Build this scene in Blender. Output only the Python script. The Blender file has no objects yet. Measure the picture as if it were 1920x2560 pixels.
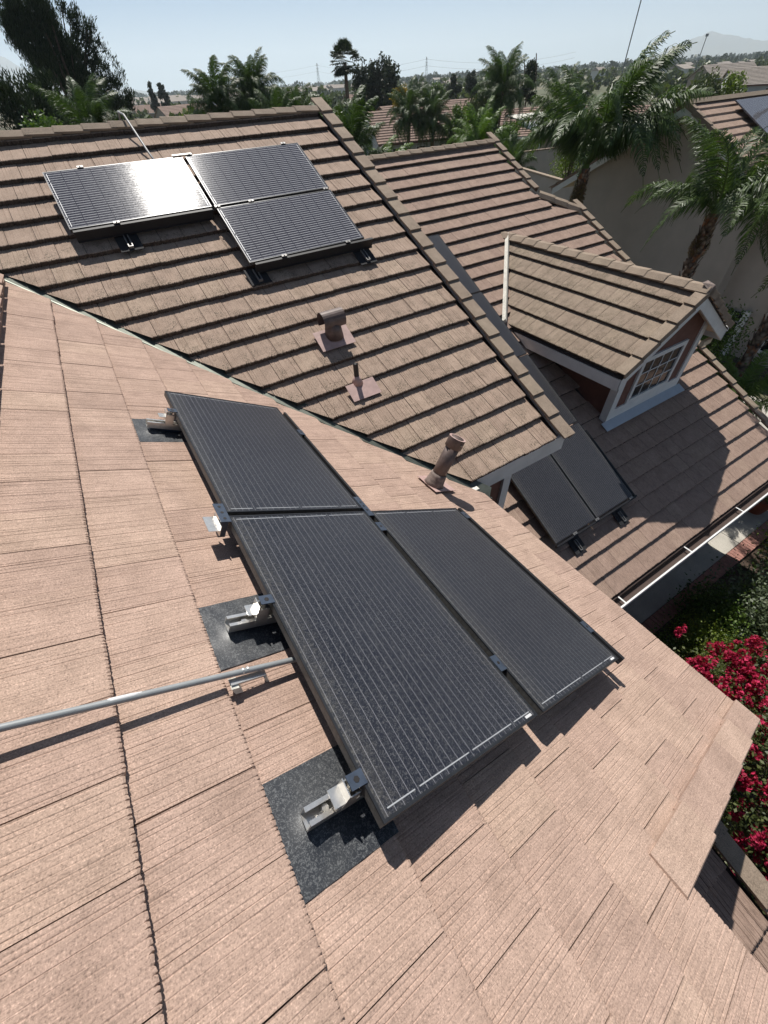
import bpy, bmesh, math, random
import numpy as np
from mathutils import Matrix, Vector
SC = bpy.context.scene
COL = SC.collection
rnd = random.Random(7)
nr = np.random.RandomState(11)

# ------------------------------------------------------------------ camera (solved from the photograph)
YAW, PITCH, ROLL, FPX = 0.5198, 0.8192, -0.0652, 1005.9
cy_, sy_, cp_, sp_ = math.cos(YAW), math.sin(YAW), math.cos(PITCH), math.sin(PITCH)
fwd = Vector((sy_*cp_, cy_*cp_, -sp_)); right = Vector((cy_, -sy_, 0)); up = right.cross(fwd)
rr = right*math.cos(ROLL)+up*math.sin(ROLL); uu = -right*math.sin(ROLL)+up*math.cos(ROLL)
cam_d = bpy.data.cameras.new('camera'); cam = bpy.data.objects.new('camera', cam_d); COL.objects.link(cam)
cam.matrix_world = Matrix(((rr.x, uu.x, -fwd.x, 0), (rr.y, uu.y, -fwd.y, 0), (rr.z, uu.z, -fwd.z, 0), (0, 0, 0, 1)))
cam_d.sensor_fit = 'VERTICAL'; cam_d.sensor_height = 36.0; cam_d.lens = 36.0*FPX/2560.0
cam_d.clip_start = 0.05; cam_d.clip_end = 40000
SC.camera = cam

# ------------------------------------------------------------------ daylight
SUN = Vector((0.1628, 0.5193, 0.8389)).normalized()
SUN_EL = math.asin(SUN.z); SUN_AZ = math.atan2(SUN.x, SUN.y)
W = bpy.data.worlds.new("World"); SC.world = W; W.use_nodes = True
wn = W.node_tree.nodes; wl = W.node_tree.links
sky = wn.new('ShaderNodeTexSky'); sky.sky_type = 'NISHITA'; sky.sun_disc = False
sky.sun_elevation = SUN_EL; sky.sun_rotation = SUN_AZ; sky.air_density = 0.8; sky.dust_density = 0.15; sky.ozone_density = 1.6
WSTR = 0.05
wtc = wn.new('ShaderNodeTexCoord'); wsx = wn.new('ShaderNodeSeparateXYZ'); wl.new(wtc.outputs['Generated'], wsx.inputs[0])
wrp = wn.new('ShaderNodeValToRGB'); we = wrp.color_ramp.elements          # pale smog band that thins upwards, all round the horizon
we[0].position = 0.0; we[0].color = (1, 1, 1, 1); we[1].position = 0.17; we[1].color = (0, 0, 0, 1)
e_ = wrp.color_ramp.elements.new(0.10); e_.color = (.85, .85, .85, 1)
wl.new(wsx.outputs[2], wrp.inputs[0])
wcr = wn.new('ShaderNodeValToRGB'); wc_ = wcr.color_ramp.elements
wc_[0].position = 0.0; wc_[0].color = (.56, .66, .73, 1); wc_[1].position = 0.11; wc_[1].color = (.17, .32, .53, 1)
wl.new(wsx.outputs[2], wcr.inputs[0])
wsc = wn.new('ShaderNodeVectorMath'); wsc.operation = 'SCALE'; wsc.inputs['Scale'].default_value = 1/WSTR; wl.new(wcr.outputs[0], wsc.inputs[0])
wmx = wn.new('ShaderNodeMix'); wmx.data_type = 'RGBA'; wl.new(wrp.outputs[0], wmx.inputs[0]); wl.new(sky.outputs[0], wmx.inputs[6]); wl.new(wsc.outputs[0], wmx.inputs[7])
wl.new(wmx.outputs[2], wn['Background'].inputs[0]); wn['Background'].inputs[1].default_value = WSTR
sl = bpy.data.lights.new('sun', 'SUN'); sl.energy = 5.0; sl.angle = math.radians(0.53); sl.color = (1.0, 0.955, 0.89)
so = bpy.data.objects.new('sun', sl); COL.objects.link(so)
so.rotation_euler = (-SUN).to_track_quat('-Z', 'Y').to_euler()
SC.view_settings.view_transform = 'Standard'; SC.view_settings.look = 'None'
SC.view_settings.exposure = 0.30; SC.view_settings.gamma = 1.0; SC.view_settings.use_curve_mapping = False
SC.cycles.max_bounces = 6; SC.cycles.transparent_max_bounces = 6; SC.cycles.volume_bounces = 2
SC.cycles.diffuse_bounces = 2; SC.cycles.glossy_bounces = 3; SC.cycles.transmission_bounces = 3
GZ = -8.7                                           # ground level; the eye is the origin

# ------------------------------------------------------------------ materials
def new_mat(name):
    m = bpy.data.materials.new(name); m.use_nodes = True
    nt = m.node_tree; b = nt.nodes['Principled BSDF']
    return m, nt, b
def N(nt, t, **kw):
    n = nt.nodes.new(t)
    for k, v in kw.items():
        if k.startswith('i_'): n.inputs[k[2:].replace('_', ' ')].default_value = v
        else: setattr(n, k, v)
    return n
def ramp(nt, src, stops):
    r = nt.nodes.new('ShaderNodeValToRGB'); e = r.color_ramp.elements
    while len(e) < len(stops): e.new(0.5)
    for el, (p, c_) in zip(e, stops):
        el.position = p; el.color = (*c_, 1) if len(c_) == 3 else c_
    nt.links.new(src, r.inputs[0]); return r.outputs[0]
def mix(nt, fac, a, b, mode='MIX'):
    m = nt.nodes.new('ShaderNodeMix'); m.data_type = 'RGBA'; m.blend_type = mode
    for sock, v in ((m.inputs[0], fac), (m.inputs[6], a), (m.inputs[7], b)):
        if isinstance(v, (int, float)): sock.default_value = v
        elif isinstance(v, tuple): sock.default_value = (*v, 1)
        else: nt.links.new(v, sock)
    return m.outputs[2]
def math_n(nt, op, a, b=0.0, c=0.0):
    m = nt.nodes.new('ShaderNodeMath'); m.operation = op
    for s, v in zip(m.inputs, (a, b, c)):
        if isinstance(v, (int, float)): s.default_value = v
        else: nt.links.new(v, s)
    return m.outputs[0]
def coords(nt, kind='Object', scale=(1, 1, 1), rand=True):
    tc = nt.nodes.new('ShaderNodeTexCoord'); mp = nt.nodes.new('ShaderNodeMapping'); mp.inputs['Scale'].default_value = scale
    if rand:
        oi = nt.nodes.new('ShaderNodeObjectInfo'); va = nt.nodes.new('ShaderNodeVectorMath'); va.operation = 'ADD'
        mm = math_n(nt, 'MULTIPLY', oi.outputs['Random'], 37.0)
        nt.links.new(tc.outputs[kind], va.inputs[0]); nt.links.new(mm, va.inputs[1]); nt.links.new(va.outputs[0], mp.inputs[0])
    else: nt.links.new(tc.outputs[kind], mp.inputs[0])
    return mp.outputs[0]
def noise(nt, vec, scale, detail=3, rough=0.55):
    n = nt.nodes.new('ShaderNodeTexNoise'); n.inputs['Scale'].default_value = scale; n.inputs['Detail'].default_value = detail; n.inputs['Roughness'].default_value = rough
    nt.links.new(vec, n.inputs['Vector']); return n.outputs['Fac']
def bump(nt, b, h, strength, dist):
    bp = nt.nodes.new('ShaderNodeBump'); bp.inputs['Strength'].default_value = strength; bp.inputs['Distance'].default_value = dist
    nt.links.new(h, bp.inputs['Height'])
    if b.inputs['Normal'].is_linked: nt.links.new(b.inputs['Normal'].links[0].from_socket, bp.inputs['Normal'])
    nt.links.new(bp.outputs[0], b.inputs['Normal'])
def plain(name, colr, rough=0.6, metal=0.0, vary=0.12, nscale=6.0, bmp=0.0):
    m, nt, b = new_mat(name); v = coords(nt)
    n = noise(nt, v, nscale, 4)
    lo = tuple(x*(1-vary) for x in colr); hi = tuple(min(1, x*(1+vary)) for x in colr)
    nt.links.new(ramp(nt, n, [(0.3, lo), (0.7, hi)]), b.inputs['Base Color'])
    b.inputs['Roughness'].default_value = rough; b.inputs['Metallic'].default_value = metal
    if bmp: bump(nt, b, noise(nt, v, nscale*14, 3), 0.5, bmp)
    return m
def tile_mat(name, base, grime, grime_amt, grain=1.0, st=1.0):
    """sandy concrete roof tile, combed along the slope (local Y), weathered"""
    m, nt, b = new_mat(name)
    v = coords(nt); vw = coords(nt, rand=False)
    oi = nt.nodes.new('ShaderNodeObjectInfo')
    c0 = tuple(x*0.93 for x in base); c1 = tuple(min(1, x*1.12) for x in base)
    per = ramp(nt, oi.outputs['Random'], [(0.0, c0), (0.5, base), (1.0, (base[0]*1.04, base[1]*1.06, base[2]*1.04))])
    vs = coords(nt, scale=(1, 0.045, 1)); streak = noise(nt, vs, 120, 3, 0.7)
    c = mix(nt, 1.0, per, ramp(nt, streak, [(0.33, (1-.14*st,)*3), (0.5, (1, 1, 1)), (0.70, (1+.08*st,)*3)]), 'MULTIPLY')
    blot = noise(nt, v, 5.5, 4)
    c = mix(nt, 1.0, c, ramp(nt, blot, [(0.3, (0.86, 0.85, 0.84)), (0.7, (1.1, 1.1, 1.1))]), 'MULTIPLY')
    gr = noise(nt, v, 170, 3, 0.7)
    c = mix(nt, 1.0, c, ramp(nt, gr, [(0.34, (1-0.42*grain,)*3), (0.48, (1, 1, 1)), (0.58, (1.02, 1.02, 1.02)), (0.68, (1+0.55*grain,)*3)]), 'MULTIPLY')
    sx = nt.nodes.new('ShaderNodeSeparateXYZ'); nt.links.new(vw, sx.inputs[0])
    edge = ramp(nt, sx.outputs[1], [(0.0, (1, 1, 1)), (0.30, (0.22, 0.22, 0.22))])
    spots = ramp(nt, noise(nt, v, 85, 4, 0.7), [(0.50, (0, 0, 0)), (0.60, (1, 1, 1))])
    patch = ramp(nt, noise(nt, v, 7, 2), [(0.4, (0.15, 0.15, 0.15)), (0.62, (1, 1, 1))])
    g = math_n(nt, 'MULTIPLY', math_n(nt, 'MULTIPLY', spots, edge), math_n(nt, 'MULTIPLY', patch, grime_amt))
    c = mix(nt, g, c, grime)
    nt.links.new(c, b.inputs['Base Color']); b.inputs['Roughness'].default_value = 0.86
    b.inputs['Specular IOR Level'].default_value = 0.25
    bump(nt, b, gr, 0.55*grain, 0.0022); bump(nt, b, streak, 0.6, 0.003)
    return m
def glass_mat(name, line_axis, dust_sheen, speck, len_, wid_, dash=False):
    """solar laminate: dark cells, thin bus lines along the long side, painted sky sheen on the far ones, dust"""
    m, nt, b = new_mat(name)
    v = coords(nt, rand=False); vr = coords(nt)
    sp = nt.nodes.new('ShaderNodeSeparateXYZ'); nt.links.new(v, sp.inputs[0])
    across = sp.outputs[1 if line_axis == 0 else 0]; along = sp.outputs[line_axis]
    pitch = (wid_-0.05)/24
    f = math_n(nt, 'FRACT', math_n(nt, 'DIVIDE', math_n(nt, 'ADD', across, -0.025+pitch*0.5+pitch*20), pitch))
    d = math_n(nt, 'ABSOLUTE', math_n(nt, 'SUBTRACT', f, 0.5))
    line = math_n(nt, 'LESS_THAN', d, 0.0013/pitch if not dash else 0.0046/pitch)
    if dash:
        cp = (len_-0.05)/10
        f2 = math_n(nt, 'FRACT', math_n(nt, 'DIVIDE', math_n(nt, 'ADD', along, -0.025+cp*20), cp))
        line = math_n(nt, 'MULTIPLY', line, math_n(nt, 'GREATER_THAN', f2, 0.05))
    base = mix(nt, ramp(nt, noise(nt, vr, 3, 2), [(0.35, (0, 0, 0)), (0.65, (1, 1, 1))]), (0.006, 0.008, 0.016), (0.010, 0.012, 0.020))
    fl = nt.nodes.new('ShaderNodeTexNoise'); fl.inputs['Scale'].default_value = 150; fl.inputs['Detail'].default_value = 3; fl.inputs['Distortion'].default_value = 1.4
    nt.links.new(vr, fl.inputs['Vector'])
    fleck = ramp(nt, fl.outputs['Fac'], [(0.50, (0, 0, 0)), (0.66, (1, 1, 1))])
    c = mix(nt, math_n(nt, 'MULTIPLY', fleck, speck), base, (0.15, 0.15, 0.155))
    c = mix(nt, math_n(nt, 'MULTIPLY', line, 0.85), c, (0.20, 0.20, 0.22) if not dash else (0.34, 0.34, 0.36))
    # dust, thicker along the lower long edge where water dries; plus painted sky sheen
    e1 = math_n(nt, 'SMOOTH_MIN', 0, 0)
    lo = math_n(nt, 'DIVIDE', sp.outputs[1 if line_axis == 0 else 0], wid_)
    edge = ramp(nt, lo, [(0.0, (0.9, 0.9, 0.9)), (0.035, (0.35, 0.35, 0.35)), (0.16, (0.0, 0.0, 0.0)), (0.9, (0, 0, 0)), (1.0, (0.45, 0.45, 0.45))])
    dn = ramp(nt, noise(nt, vr, 60, 5, 0.75), [(0.38, (0.1, 0.1, 0.1)), (0.7, (1, 1, 1))])
    dd = math_n(nt, 'MULTIPLY', math_n(nt, 'ADD', math_n(nt, 'MULTIPLY', edge, 0.42), dust_sheen), dn)
    c = mix(nt, dd, c, (0.27, 0.25, 0.20) if not dash else (0.17, 0.16, 0.185))  # dash tint is the hazy sky's reflection put into the colour
    if dash: c = mix(nt, math_n(nt, 'MULTIPLY', line, 0.8), c, (0.42, 0.42, 0.43))  # far bus lines lightened to paint in their glint
    nt.links.new(c, b.inputs['Base Color'])
    rg = math_n(nt, 'ADD', math_n(nt, 'MULTIPLY', dn, 0.05 if dash else 0.10), 0.070 if dash else 0.30)
    nt.links.new(rg, b.inputs['Roughness']); b.inputs['IOR'].default_value = 1.45
    bump(nt, b, noise(nt, vr, 320, 2), 0.05 if dash else 0.14, 0.0006)
    return m
def leaf_mat(name, c0, c1, rough=0.45, trans=0.25, spec=0.5):
    m, nt, b = new_mat(name)
    g = nt.nodes.new('ShaderNodeNewGeometry')
    col = ramp(nt, g.outputs['Random Per Island'], [(0.0, c0), (1.0, c1)])
    nt.links.new(col, b.inputs['Base Color']); b.inputs['Roughness'].default_value = rough
    b.inputs['Specular IOR Level'].default_value = spec
    tr = nt.nodes.new('ShaderNodeBsdfTranslucent'); ms = nt.nodes.new('ShaderNodeMixShader'); ms.inputs[0].default_value = trans
    nt.links.new(mix(nt, 1.0, col, (1.3, 1.5, 0.7), 'MULTIPLY'), tr.inputs[0])
    nt.links.new(b.outputs[0], ms.inputs[1]); nt.links.new(tr.outputs[0], ms.inputs[2])
    nt.links.new(ms.outputs[0], nt.nodes['Material Output'].inputs[0])
    return m
M = {}
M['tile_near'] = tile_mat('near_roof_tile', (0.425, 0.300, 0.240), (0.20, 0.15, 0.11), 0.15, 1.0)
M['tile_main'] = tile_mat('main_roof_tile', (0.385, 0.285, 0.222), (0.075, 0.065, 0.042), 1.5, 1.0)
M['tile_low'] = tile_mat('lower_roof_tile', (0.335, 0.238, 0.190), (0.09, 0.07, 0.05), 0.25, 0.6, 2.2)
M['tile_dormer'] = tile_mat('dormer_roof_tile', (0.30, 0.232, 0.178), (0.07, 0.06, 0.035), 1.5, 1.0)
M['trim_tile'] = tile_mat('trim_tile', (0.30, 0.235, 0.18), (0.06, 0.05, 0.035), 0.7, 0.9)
M['butt'] = plain('moss_and_shade_tile_edge', (0.085, 0.062, 0.048), 0.95, 0, 0.4, 40)  # moss, plus shade painted into the tiles' front and side faces
M['deck'] = plain('underlayment', (0.035, 0.028, 0.025), 0.9)
M['valley'] = plain('valley_metal', (0.11, 0.12, 0.10), 0.45, 0.6, 0.25, 9)
M['white'] = plain('white_paint', (0.72, 0.72, 0.70), 0.55, 0, 0.06, 5)
M['flashgrey'] = plain('galvanised_flashing', (0.45, 0.50, 0.56), 0.5, 0.2, 0.05, 4)
M['whiteold'] = plain('flaking_white_paint', (0.62, 0.60, 0.53), 0.6, 0, 0.25, 30)
M['cream'] = plain('cream_paint', (0.60, 0.50, 0.36), 0.6)
M['brownwall'] = plain('brown_stucco', (0.16, 0.075, 0.055), 0.85, 0, 0.12, 8, 0.002)
M['stucco'] = plain('grey_brown_stucco', (0.44, 0.385, 0.335), 0.9, 0, 0.08, 1.3, 0.002)
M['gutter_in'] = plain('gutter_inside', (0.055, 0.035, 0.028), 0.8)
M['alu'] = plain('brushed_aluminium', (0.72, 0.70, 0.66), 0.32, 0.85, 0.1, 40)
M['clip'] = plain('grey_clip', (0.22, 0.215, 0.21), 0.5, 0.5, 0.1, 40)
M['clamp'] = plain('dark_clamp', (0.075, 0.095, 0.13), 0.4, 0.5, 0.15, 30)
M['frame'] = plain('black_frame', (0.030, 0.032, 0.036), 0.38, 0.4, 0.2, 12)
M['frameside'] = plain('dusty_frame', (0.075, 0.073, 0.07), 0.5, 0.3, 0.3, 60)
M['skirt'] = plain('black_skirt', (0.012, 0.012, 0.014), 0.6, 0.0)
M['ribbon'] = plain('silver_ribbon', (0.42, 0.43, 0.44), 0.45, 0.3)
M['sticker'] = plain('white_sticker', (0.65, 0.65, 0.65), 0.5)
M['conduit'] = plain('grey_conduit', (0.27, 0.285, 0.29), 0.5, 0.1, 0.12, 12)
M['conduit2'] = plain('weathered_conduit', (0.26, 0.26, 0.26), 0.55, 0.2, 0.15, 12)
M['vent'] = plain('brown_vent_paint', (0.125, 0.092, 0.082), 0.5, 0.15, 0.3, 14)
M['ventflash'] = plain('pink_flashing_paint', (0.44, 0.30, 0.27), 0.6, 0.0, 0.14, 12)
M['rust'] = plain('old_mastic', (0.20, 0.155, 0.135), 0.8, 0, 0.4, 30, 0.003)
M['black'] = plain('black_pipe', (0.02, 0.017, 0.016), 0.5)
M['winglass'] = plain('dark_window_glass', (0.012, 0.014, 0.016), 0.12)
M['terracotta'] = plain('terracotta', (0.26, 0.075, 0.04), 0.75)
M['brick'] = plain('brick', (0.30, 0.15, 0.12), 0.85, 0, 0.25, 10)
M['lattice'] = plain('galvanised_steel', (0.20, 0.21, 0.22), 0.5, 0.4)
def flash_mat():
    m, nt, b = new_mat('black_flashing'); v = coords(nt)
    w = nt.nodes.new('ShaderNodeTexNoise'); w.inputs['Scale'].default_value = 135; w.inputs['Detail'].default_value = 3; w.inputs['Distortion'].default_value = 1.4
    nt.links.new(v, w.inputs['Vector'])
    c = ramp(nt, w.outputs['Fac'], [(0.50, (0.018, 0.021, 0.027)), (0.56, (0.06, 0.065, 0.07)), (0.62, (0.11, 0.115, 0.12))])
    c = mix(nt, ramp(nt, noise(nt, v, 4, 3), [(0.5, (0, 0, 0)), (0.8, (0.35, 0.35, 0.35))]), c, (0.085, 0.085, 0.08))
    nt.links.new(c, b.inputs['Base Color']); b.inputs['Roughness'].default_value = 0.42
    bump(nt, b, w.outputs['Fac'], 0.2, 0.002); return m
M['flash'] = flash_mat(); M['matte'] = plain('matte_black_metal', (0.016, 0.016, 0.018), 0.85)
def concrete_mat():
    m, nt, b = new_mat('concrete'); v = coords(nt, rand=False)
    c = ramp(nt, noise(nt, v, 1.6, 6), [(0.3, (0.34, 0.32, 0.28)), (0.7, (0.50, 0.47, 0.41))])
    c = mix(nt, ramp(nt, noise(nt, v, 45, 3), [(0.35, (0.4, 0.4, 0.4)), (0.5, (0, 0, 0))]), c, (0.25, 0.23, 0.2))
    nt.links.new(c, b.inputs['Base Color']); b.inputs['Roughness'].default_value = 0.9; return m
M['concrete'] = concrete_mat()
def bark_mat():
    m, nt, b = new_mat('palm_bark'); v = coords(nt)
    vv = nt.nodes.new('ShaderNodeTexVoronoi'); vv.inputs['Scale'].default_value = 9; nt.links.new(v, vv.inputs['Vector'])
    c = ramp(nt, vv.outputs['Distance'], [(0.1, (0.33, 0.28, 0.22)), (0.5, (0.17, 0.12, 0.09)), (0.8, (0.05, 0.035, 0.03))])
    c = mix(nt, ramp(nt, noise(nt, v, 5, 3), [(0.55, (0, 0, 0)), (0.65, (0.8, 0.8, 0.8))]), c, (0.33, 0.13, 0.05))
    nt.links.new(c, b.inputs['Base Color']); b.inputs['Roughness'].default_value = 0.9; return m
M['palmbark'] = bark_mat()
M['bark'] = plain('bark', (0.10, 0.075, 0.055), 0.9, 0, 0.3, 10)
M['boot'] = plain('palm_boot', (0.26, 0.20, 0.15), 0.9, 0, 0.4, 10)
M['frond'] = leaf_mat('palm_frond_leaf', (0.022, 0.046, 0.010), (0.085, 0.135, 0.030), 0.50, 0.22, 0.42)
M['frond2'] = leaf_mat('bright_frond_leaf', (0.06, 0.11, 0.018), (0.14, 0.22, 0.04), 0.5, 0.3, 0.4)
M['dark'] = leaf_mat('dark_needles', (0.014, 0.026, 0.012), (0.050, 0.068, 0.034), 0.6, 0.12, 0.3)
M['olive'] = leaf_mat('olive_leaves', (0.038, 0.055, 0.016), (0.105, 0.125, 0.040), 0.5, 0.2, 0.4)
M['green'] = leaf_mat('green_leaves', (0.036, 0.075, 0.012), (0.11, 0.17, 0.03), 0.45, 0.25, 0.45)
M['lime'] = leaf_mat('lime_leaves', (0.07, 0.11, 0.015), (0.17, 0.22, 0.03), 0.5, 0.3, 0.4)
M['yellow'] = leaf_mat('autumn_leaves', (0.14, 0.11, 0.02), (0.32, 0.20, 0.03), 0.5, 0.3, 0.3)
M['greygreen'] = leaf_mat('sage_leaves', (0.06, 0.085, 0.045), (0.14, 0.17, 0.10), 0.5, 0.2, 0.4)
M['red'] = leaf_mat('red_blossom', (0.20, 0.004, 0.02), (0.70, 0.05, 0.15), 0.6, 0.3, 0.3)
M['straw'] = leaf_mat('brown_seed', (0.10, 0.07, 0.03), (0.2, 0.13, 0.05), 0.6, 0.2, 0.3)

# ------------------------------------------------------------------ mesh helpers
def link(name, me, parent=None, mat=None, loc=None, M4=None):
    o = bpy.data.objects.new(name, me); COL.objects.link(o)
    if mat is not None and me is not None and not me.materials: me.materials.append(mat)
    if M4 is not None: o.matrix_world = M4
    elif loc is not None: o.location = loc
    if parent is not None: o.parent = parent
    return o
def tag(o, label=None, cat=None, group=None, kind=None):
    if label: o['label'] = label
    if cat: o['category'] = cat
    if group: o['group'] = group
    if kind: o['kind'] = kind
    return o
def empty(name, loc=(0, 0, 0), M4=None):
    o = bpy.data.objects.new(name, None); COL.objects.link(o); o.empty_display_size = 0.2
    if M4 is not None: o.matrix_world = M4
    else: o.location = loc
    return o
class MB:
    def __init__(s): s.v = []; s.f = []
    def quadset(s, vs, fs):
        k = len(s.v); s.v += [tuple(x) for x in vs]; s.f += [tuple(i+k for i in f) for f in fs]; return s
    def box(s, x0, x1, y0, y1, z0, z1):
        return s.quadset([(x0, y0, z0), (x1, y0, z0), (x1, y1, z0), (x0, y1, z0), (x0, y0, z1), (x1, y0, z1), (x1, y1, z1), (x0, y1, z1)],
                         [(0, 3, 2, 1), (4, 5, 6, 7), (0, 1, 5, 4), (1, 2, 6, 5), (2, 3, 7, 6), (3, 0, 4, 7)])
    def prism(s, poly, vec):
        """poly: 3D points in order; extruded along vec"""
        n = len(poly); P = [Vector(p) for p in poly]; Q = [p+Vector(vec) for p in P]
        return s.quadset(P+Q, [tuple(range(n)), tuple(range(2*n-1, n-1, -1))]+[(i, i+n, (i+1) % n+n, (i+1) % n) for i in range(n)])
    def tube(s, pts, r, seg=8, cap=True):
        pts = [Vector(p) for p in pts]; rs = r if isinstance(r, (list, tuple)) else [r]*len(pts)
        rings = []
        for i, p in enumerate(pts):
            d = (pts[min(i+1, len(pts)-1)]-pts[max(i-1, 0)]).normalized()
            a = d.orthogonal().normalized() if i == 0 else (a-d*a.dot(d)).normalized()
            b = d.cross(a)
            rings.append([p+(a*math.cos(2*math.pi*j/seg)+b*math.sin(2*math.pi*j/seg))*rs[i] for j in range(seg)])
        vs = [q for r_ in rings for q in r_]; fs = []
        for i in range(len(pts)-1):
            for j in range(seg):
                fs.append((i*seg+j, i*seg+(j+1) % seg, (i+1)*seg+(j+1) % seg, (i+1)*seg+j))
        if cap: fs += [tuple(range(seg-1, -1, -1)), tuple(range((len(pts)-1)*seg, len(pts)*seg))]
        return s.quadset(vs, fs)
    def mesh(s, name, mat=None, smooth=False):
        me = bpy.data.meshes.new(name); me.from_pydata(s.v, [], s.f); me.update()
        bm = bmesh.new(); bm.from_mesh(me); bmesh.ops.recalc_face_normals(bm, faces=bm.faces); bm.to_mesh(me); bm.free()
        if mat: me.materials.append(mat)
        if smooth:
            me.polygons.foreach_set('use_smooth', [True]*len(me.polygons))
        return me
    def obj(s, name, mat, parent=None, M4=None, smooth=False):
        return link(name, s.mesh(name, mat, smooth), parent, None, None, M4)
def raw_mesh(name, V, F, mat):
    """V (n,3) array, F (m,4) quads"""
    me = bpy.data.meshes.new(name)
    me.vertices.add(len(V)); me.vertices.foreach_set('co', np.asarray(V, np.float32).ravel())
    k = F.shape[1]
    me.loops.add(F.size); me.loops.foreach_set('vertex_index', F.astype(np.int32).ravel())
    me.polygons.add(len(F)); me.polygons.foreach_set('loop_start', np.arange(0, F.size, k, dtype=np.int32))
    me.polygons.foreach_set('loop_total', np.full(len(F), k, np.int32))
    me.update(calc_edges=True); me.validate()
    if mat: me.materials.append(mat)
    return me
def frameM(O, u, v, n):
    return Matrix(((u[0], v[0], n[0], O[0]), (u[1], v[1], n[1], O[1]), (u[2], v[2], n[2], O[2]), (0, 0, 0, 1)))
class Fr:
    """a roof plane: origin on the eave line, u along the eave, v up the slope, n its normal"""
    def __init__(s, O, u, v):
        s.O = Vector(O); s.u = Vector(u).normalized(); s.v = Vector(v).normalized(); s.n = s.u.cross(s.v)
    def P(s, a, b, h=0.0): return s.O+s.u*a+s.v*b+s.n*h
    def Mx(s, a, b, h=0.0): return frameM(s.P(a, b, h), s.u, s.v, s.n)
PA, PB, PC = 0.4941, 0.564, 0.5056
ZA, ZB, ZC = -4.4533, -1.8143, -6.5234           # tile surface planes
def zA(y): return ZA+PA*y
def zB(x): return ZB-PB*x
def zC(y): return ZC+PC*y
cA, cB, cC = math.sqrt(1+PA*PA), math.sqrt(1+PB*PB), math.sqrt(1+PC*PC)
FA = Fr((0, 2.45, zA(2.45)), (1, 0, 0), (0, 1, PA))
FB = Fr((2.66, 0, zB(2.66)), (0, 1, 0), (-1, 0, PB))
FC = Fr((0, 1.06, zC(1.06)), (1, 0, 0), (0, 1, PC))

# ------------------------------------------------------------------ roof tiles
TH = 0.040
def tile_mesh(name, w, e, mat, seed, ng=11, jag=0.007, lap=0.03, th=TH, gd=0.003, g=0.0026, butt=None):
    """one interlocking tile: combed top, ragged nose, thick front; origin front left corner; top of nose at z=0"""
    r = random.Random(seed)
    xs = [(g, 0.0, 0)]
    for i in range(ng):
        c0 = g+(w-2*g)*(i+0.5+r.uniform(-0.28, 0.28))/ng; hw = r.uniform(0.0022, 0.0045)
        d = -gd*r.uniform(0.2, 1.5)
        xs += [(c0-hw, r.uniform(-.0006, .0006), 0), (c0, d, 1), (c0+hw, r.uniform(-.0006, .0006), 0)]
    xs.append((w-g, 0.0, 0)); n = len(xs); L = e+lap
    vs = []; fs = []
    fy = [(jag*(0.9 if k else r.uniform(-0.35, 0.25))) for _, _, k in xs]
    fy[0] = fy[-1] = 0.003
    for (x, z, k), y in zip(xs, fy): vs.append((x, y+0.003, z-0.003))          # nose, slightly eased
    for (x, z, k), y in zip(xs, fy): vs.append((x, y+0.011, z))
    for (x, z, k) in xs: vs.append((x, L, z-th*L/e))
    for (x, z, k), y in zip(xs, fy): vs.append((x, y, -th+0.001))
    for i in range(n-1):
        fs += [(i, i+1, n+i+1, n+i), (n+i, n+i+1, 2*n+i+1, 2*n+i), (3*n+i, 3*n+i+1, i+1, i)]
    # side walls so the joints have depth
    b0 = len(vs); vs += [(xs[0][0], L, -th*2), (xs[-1][0], L, -th*2)]
    fs += [(3*n, 0, n, 2*n, b0), (4*n-1, b0+1, 3*n-1, 2*n-1, n-1)]
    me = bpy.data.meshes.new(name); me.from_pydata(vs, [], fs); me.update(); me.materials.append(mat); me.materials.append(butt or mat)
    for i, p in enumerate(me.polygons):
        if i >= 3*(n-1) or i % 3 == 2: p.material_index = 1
    return me
def clip_copy(me, M4, planes):
    """planes: (point, normal) in world; the side the normal points to is removed. None if nothing is left"""
    inv = M4.inverted(); bm = bmesh.new(); bm.from_mesh(me)
    for (p, nrm) in planes:
        lp = inv @ Vector(p); ln = (M4.to_3x3().transposed() @ Vector(nrm)).normalized()
        bmesh.ops.bisect_plane(bm, geom=bm.verts[:]+bm.edges[:]+bm.faces[:], plane_co=lp, plane_no=ln, clear_outer=True)
        if not bm.faces: bm.free(); return None
    out = bpy.data.meshes.new(me.name+'_cut'); bm.to_mesh(out); bm.free()
    for m_ in me.materials: out.materials.append(m_)
    return out
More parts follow.
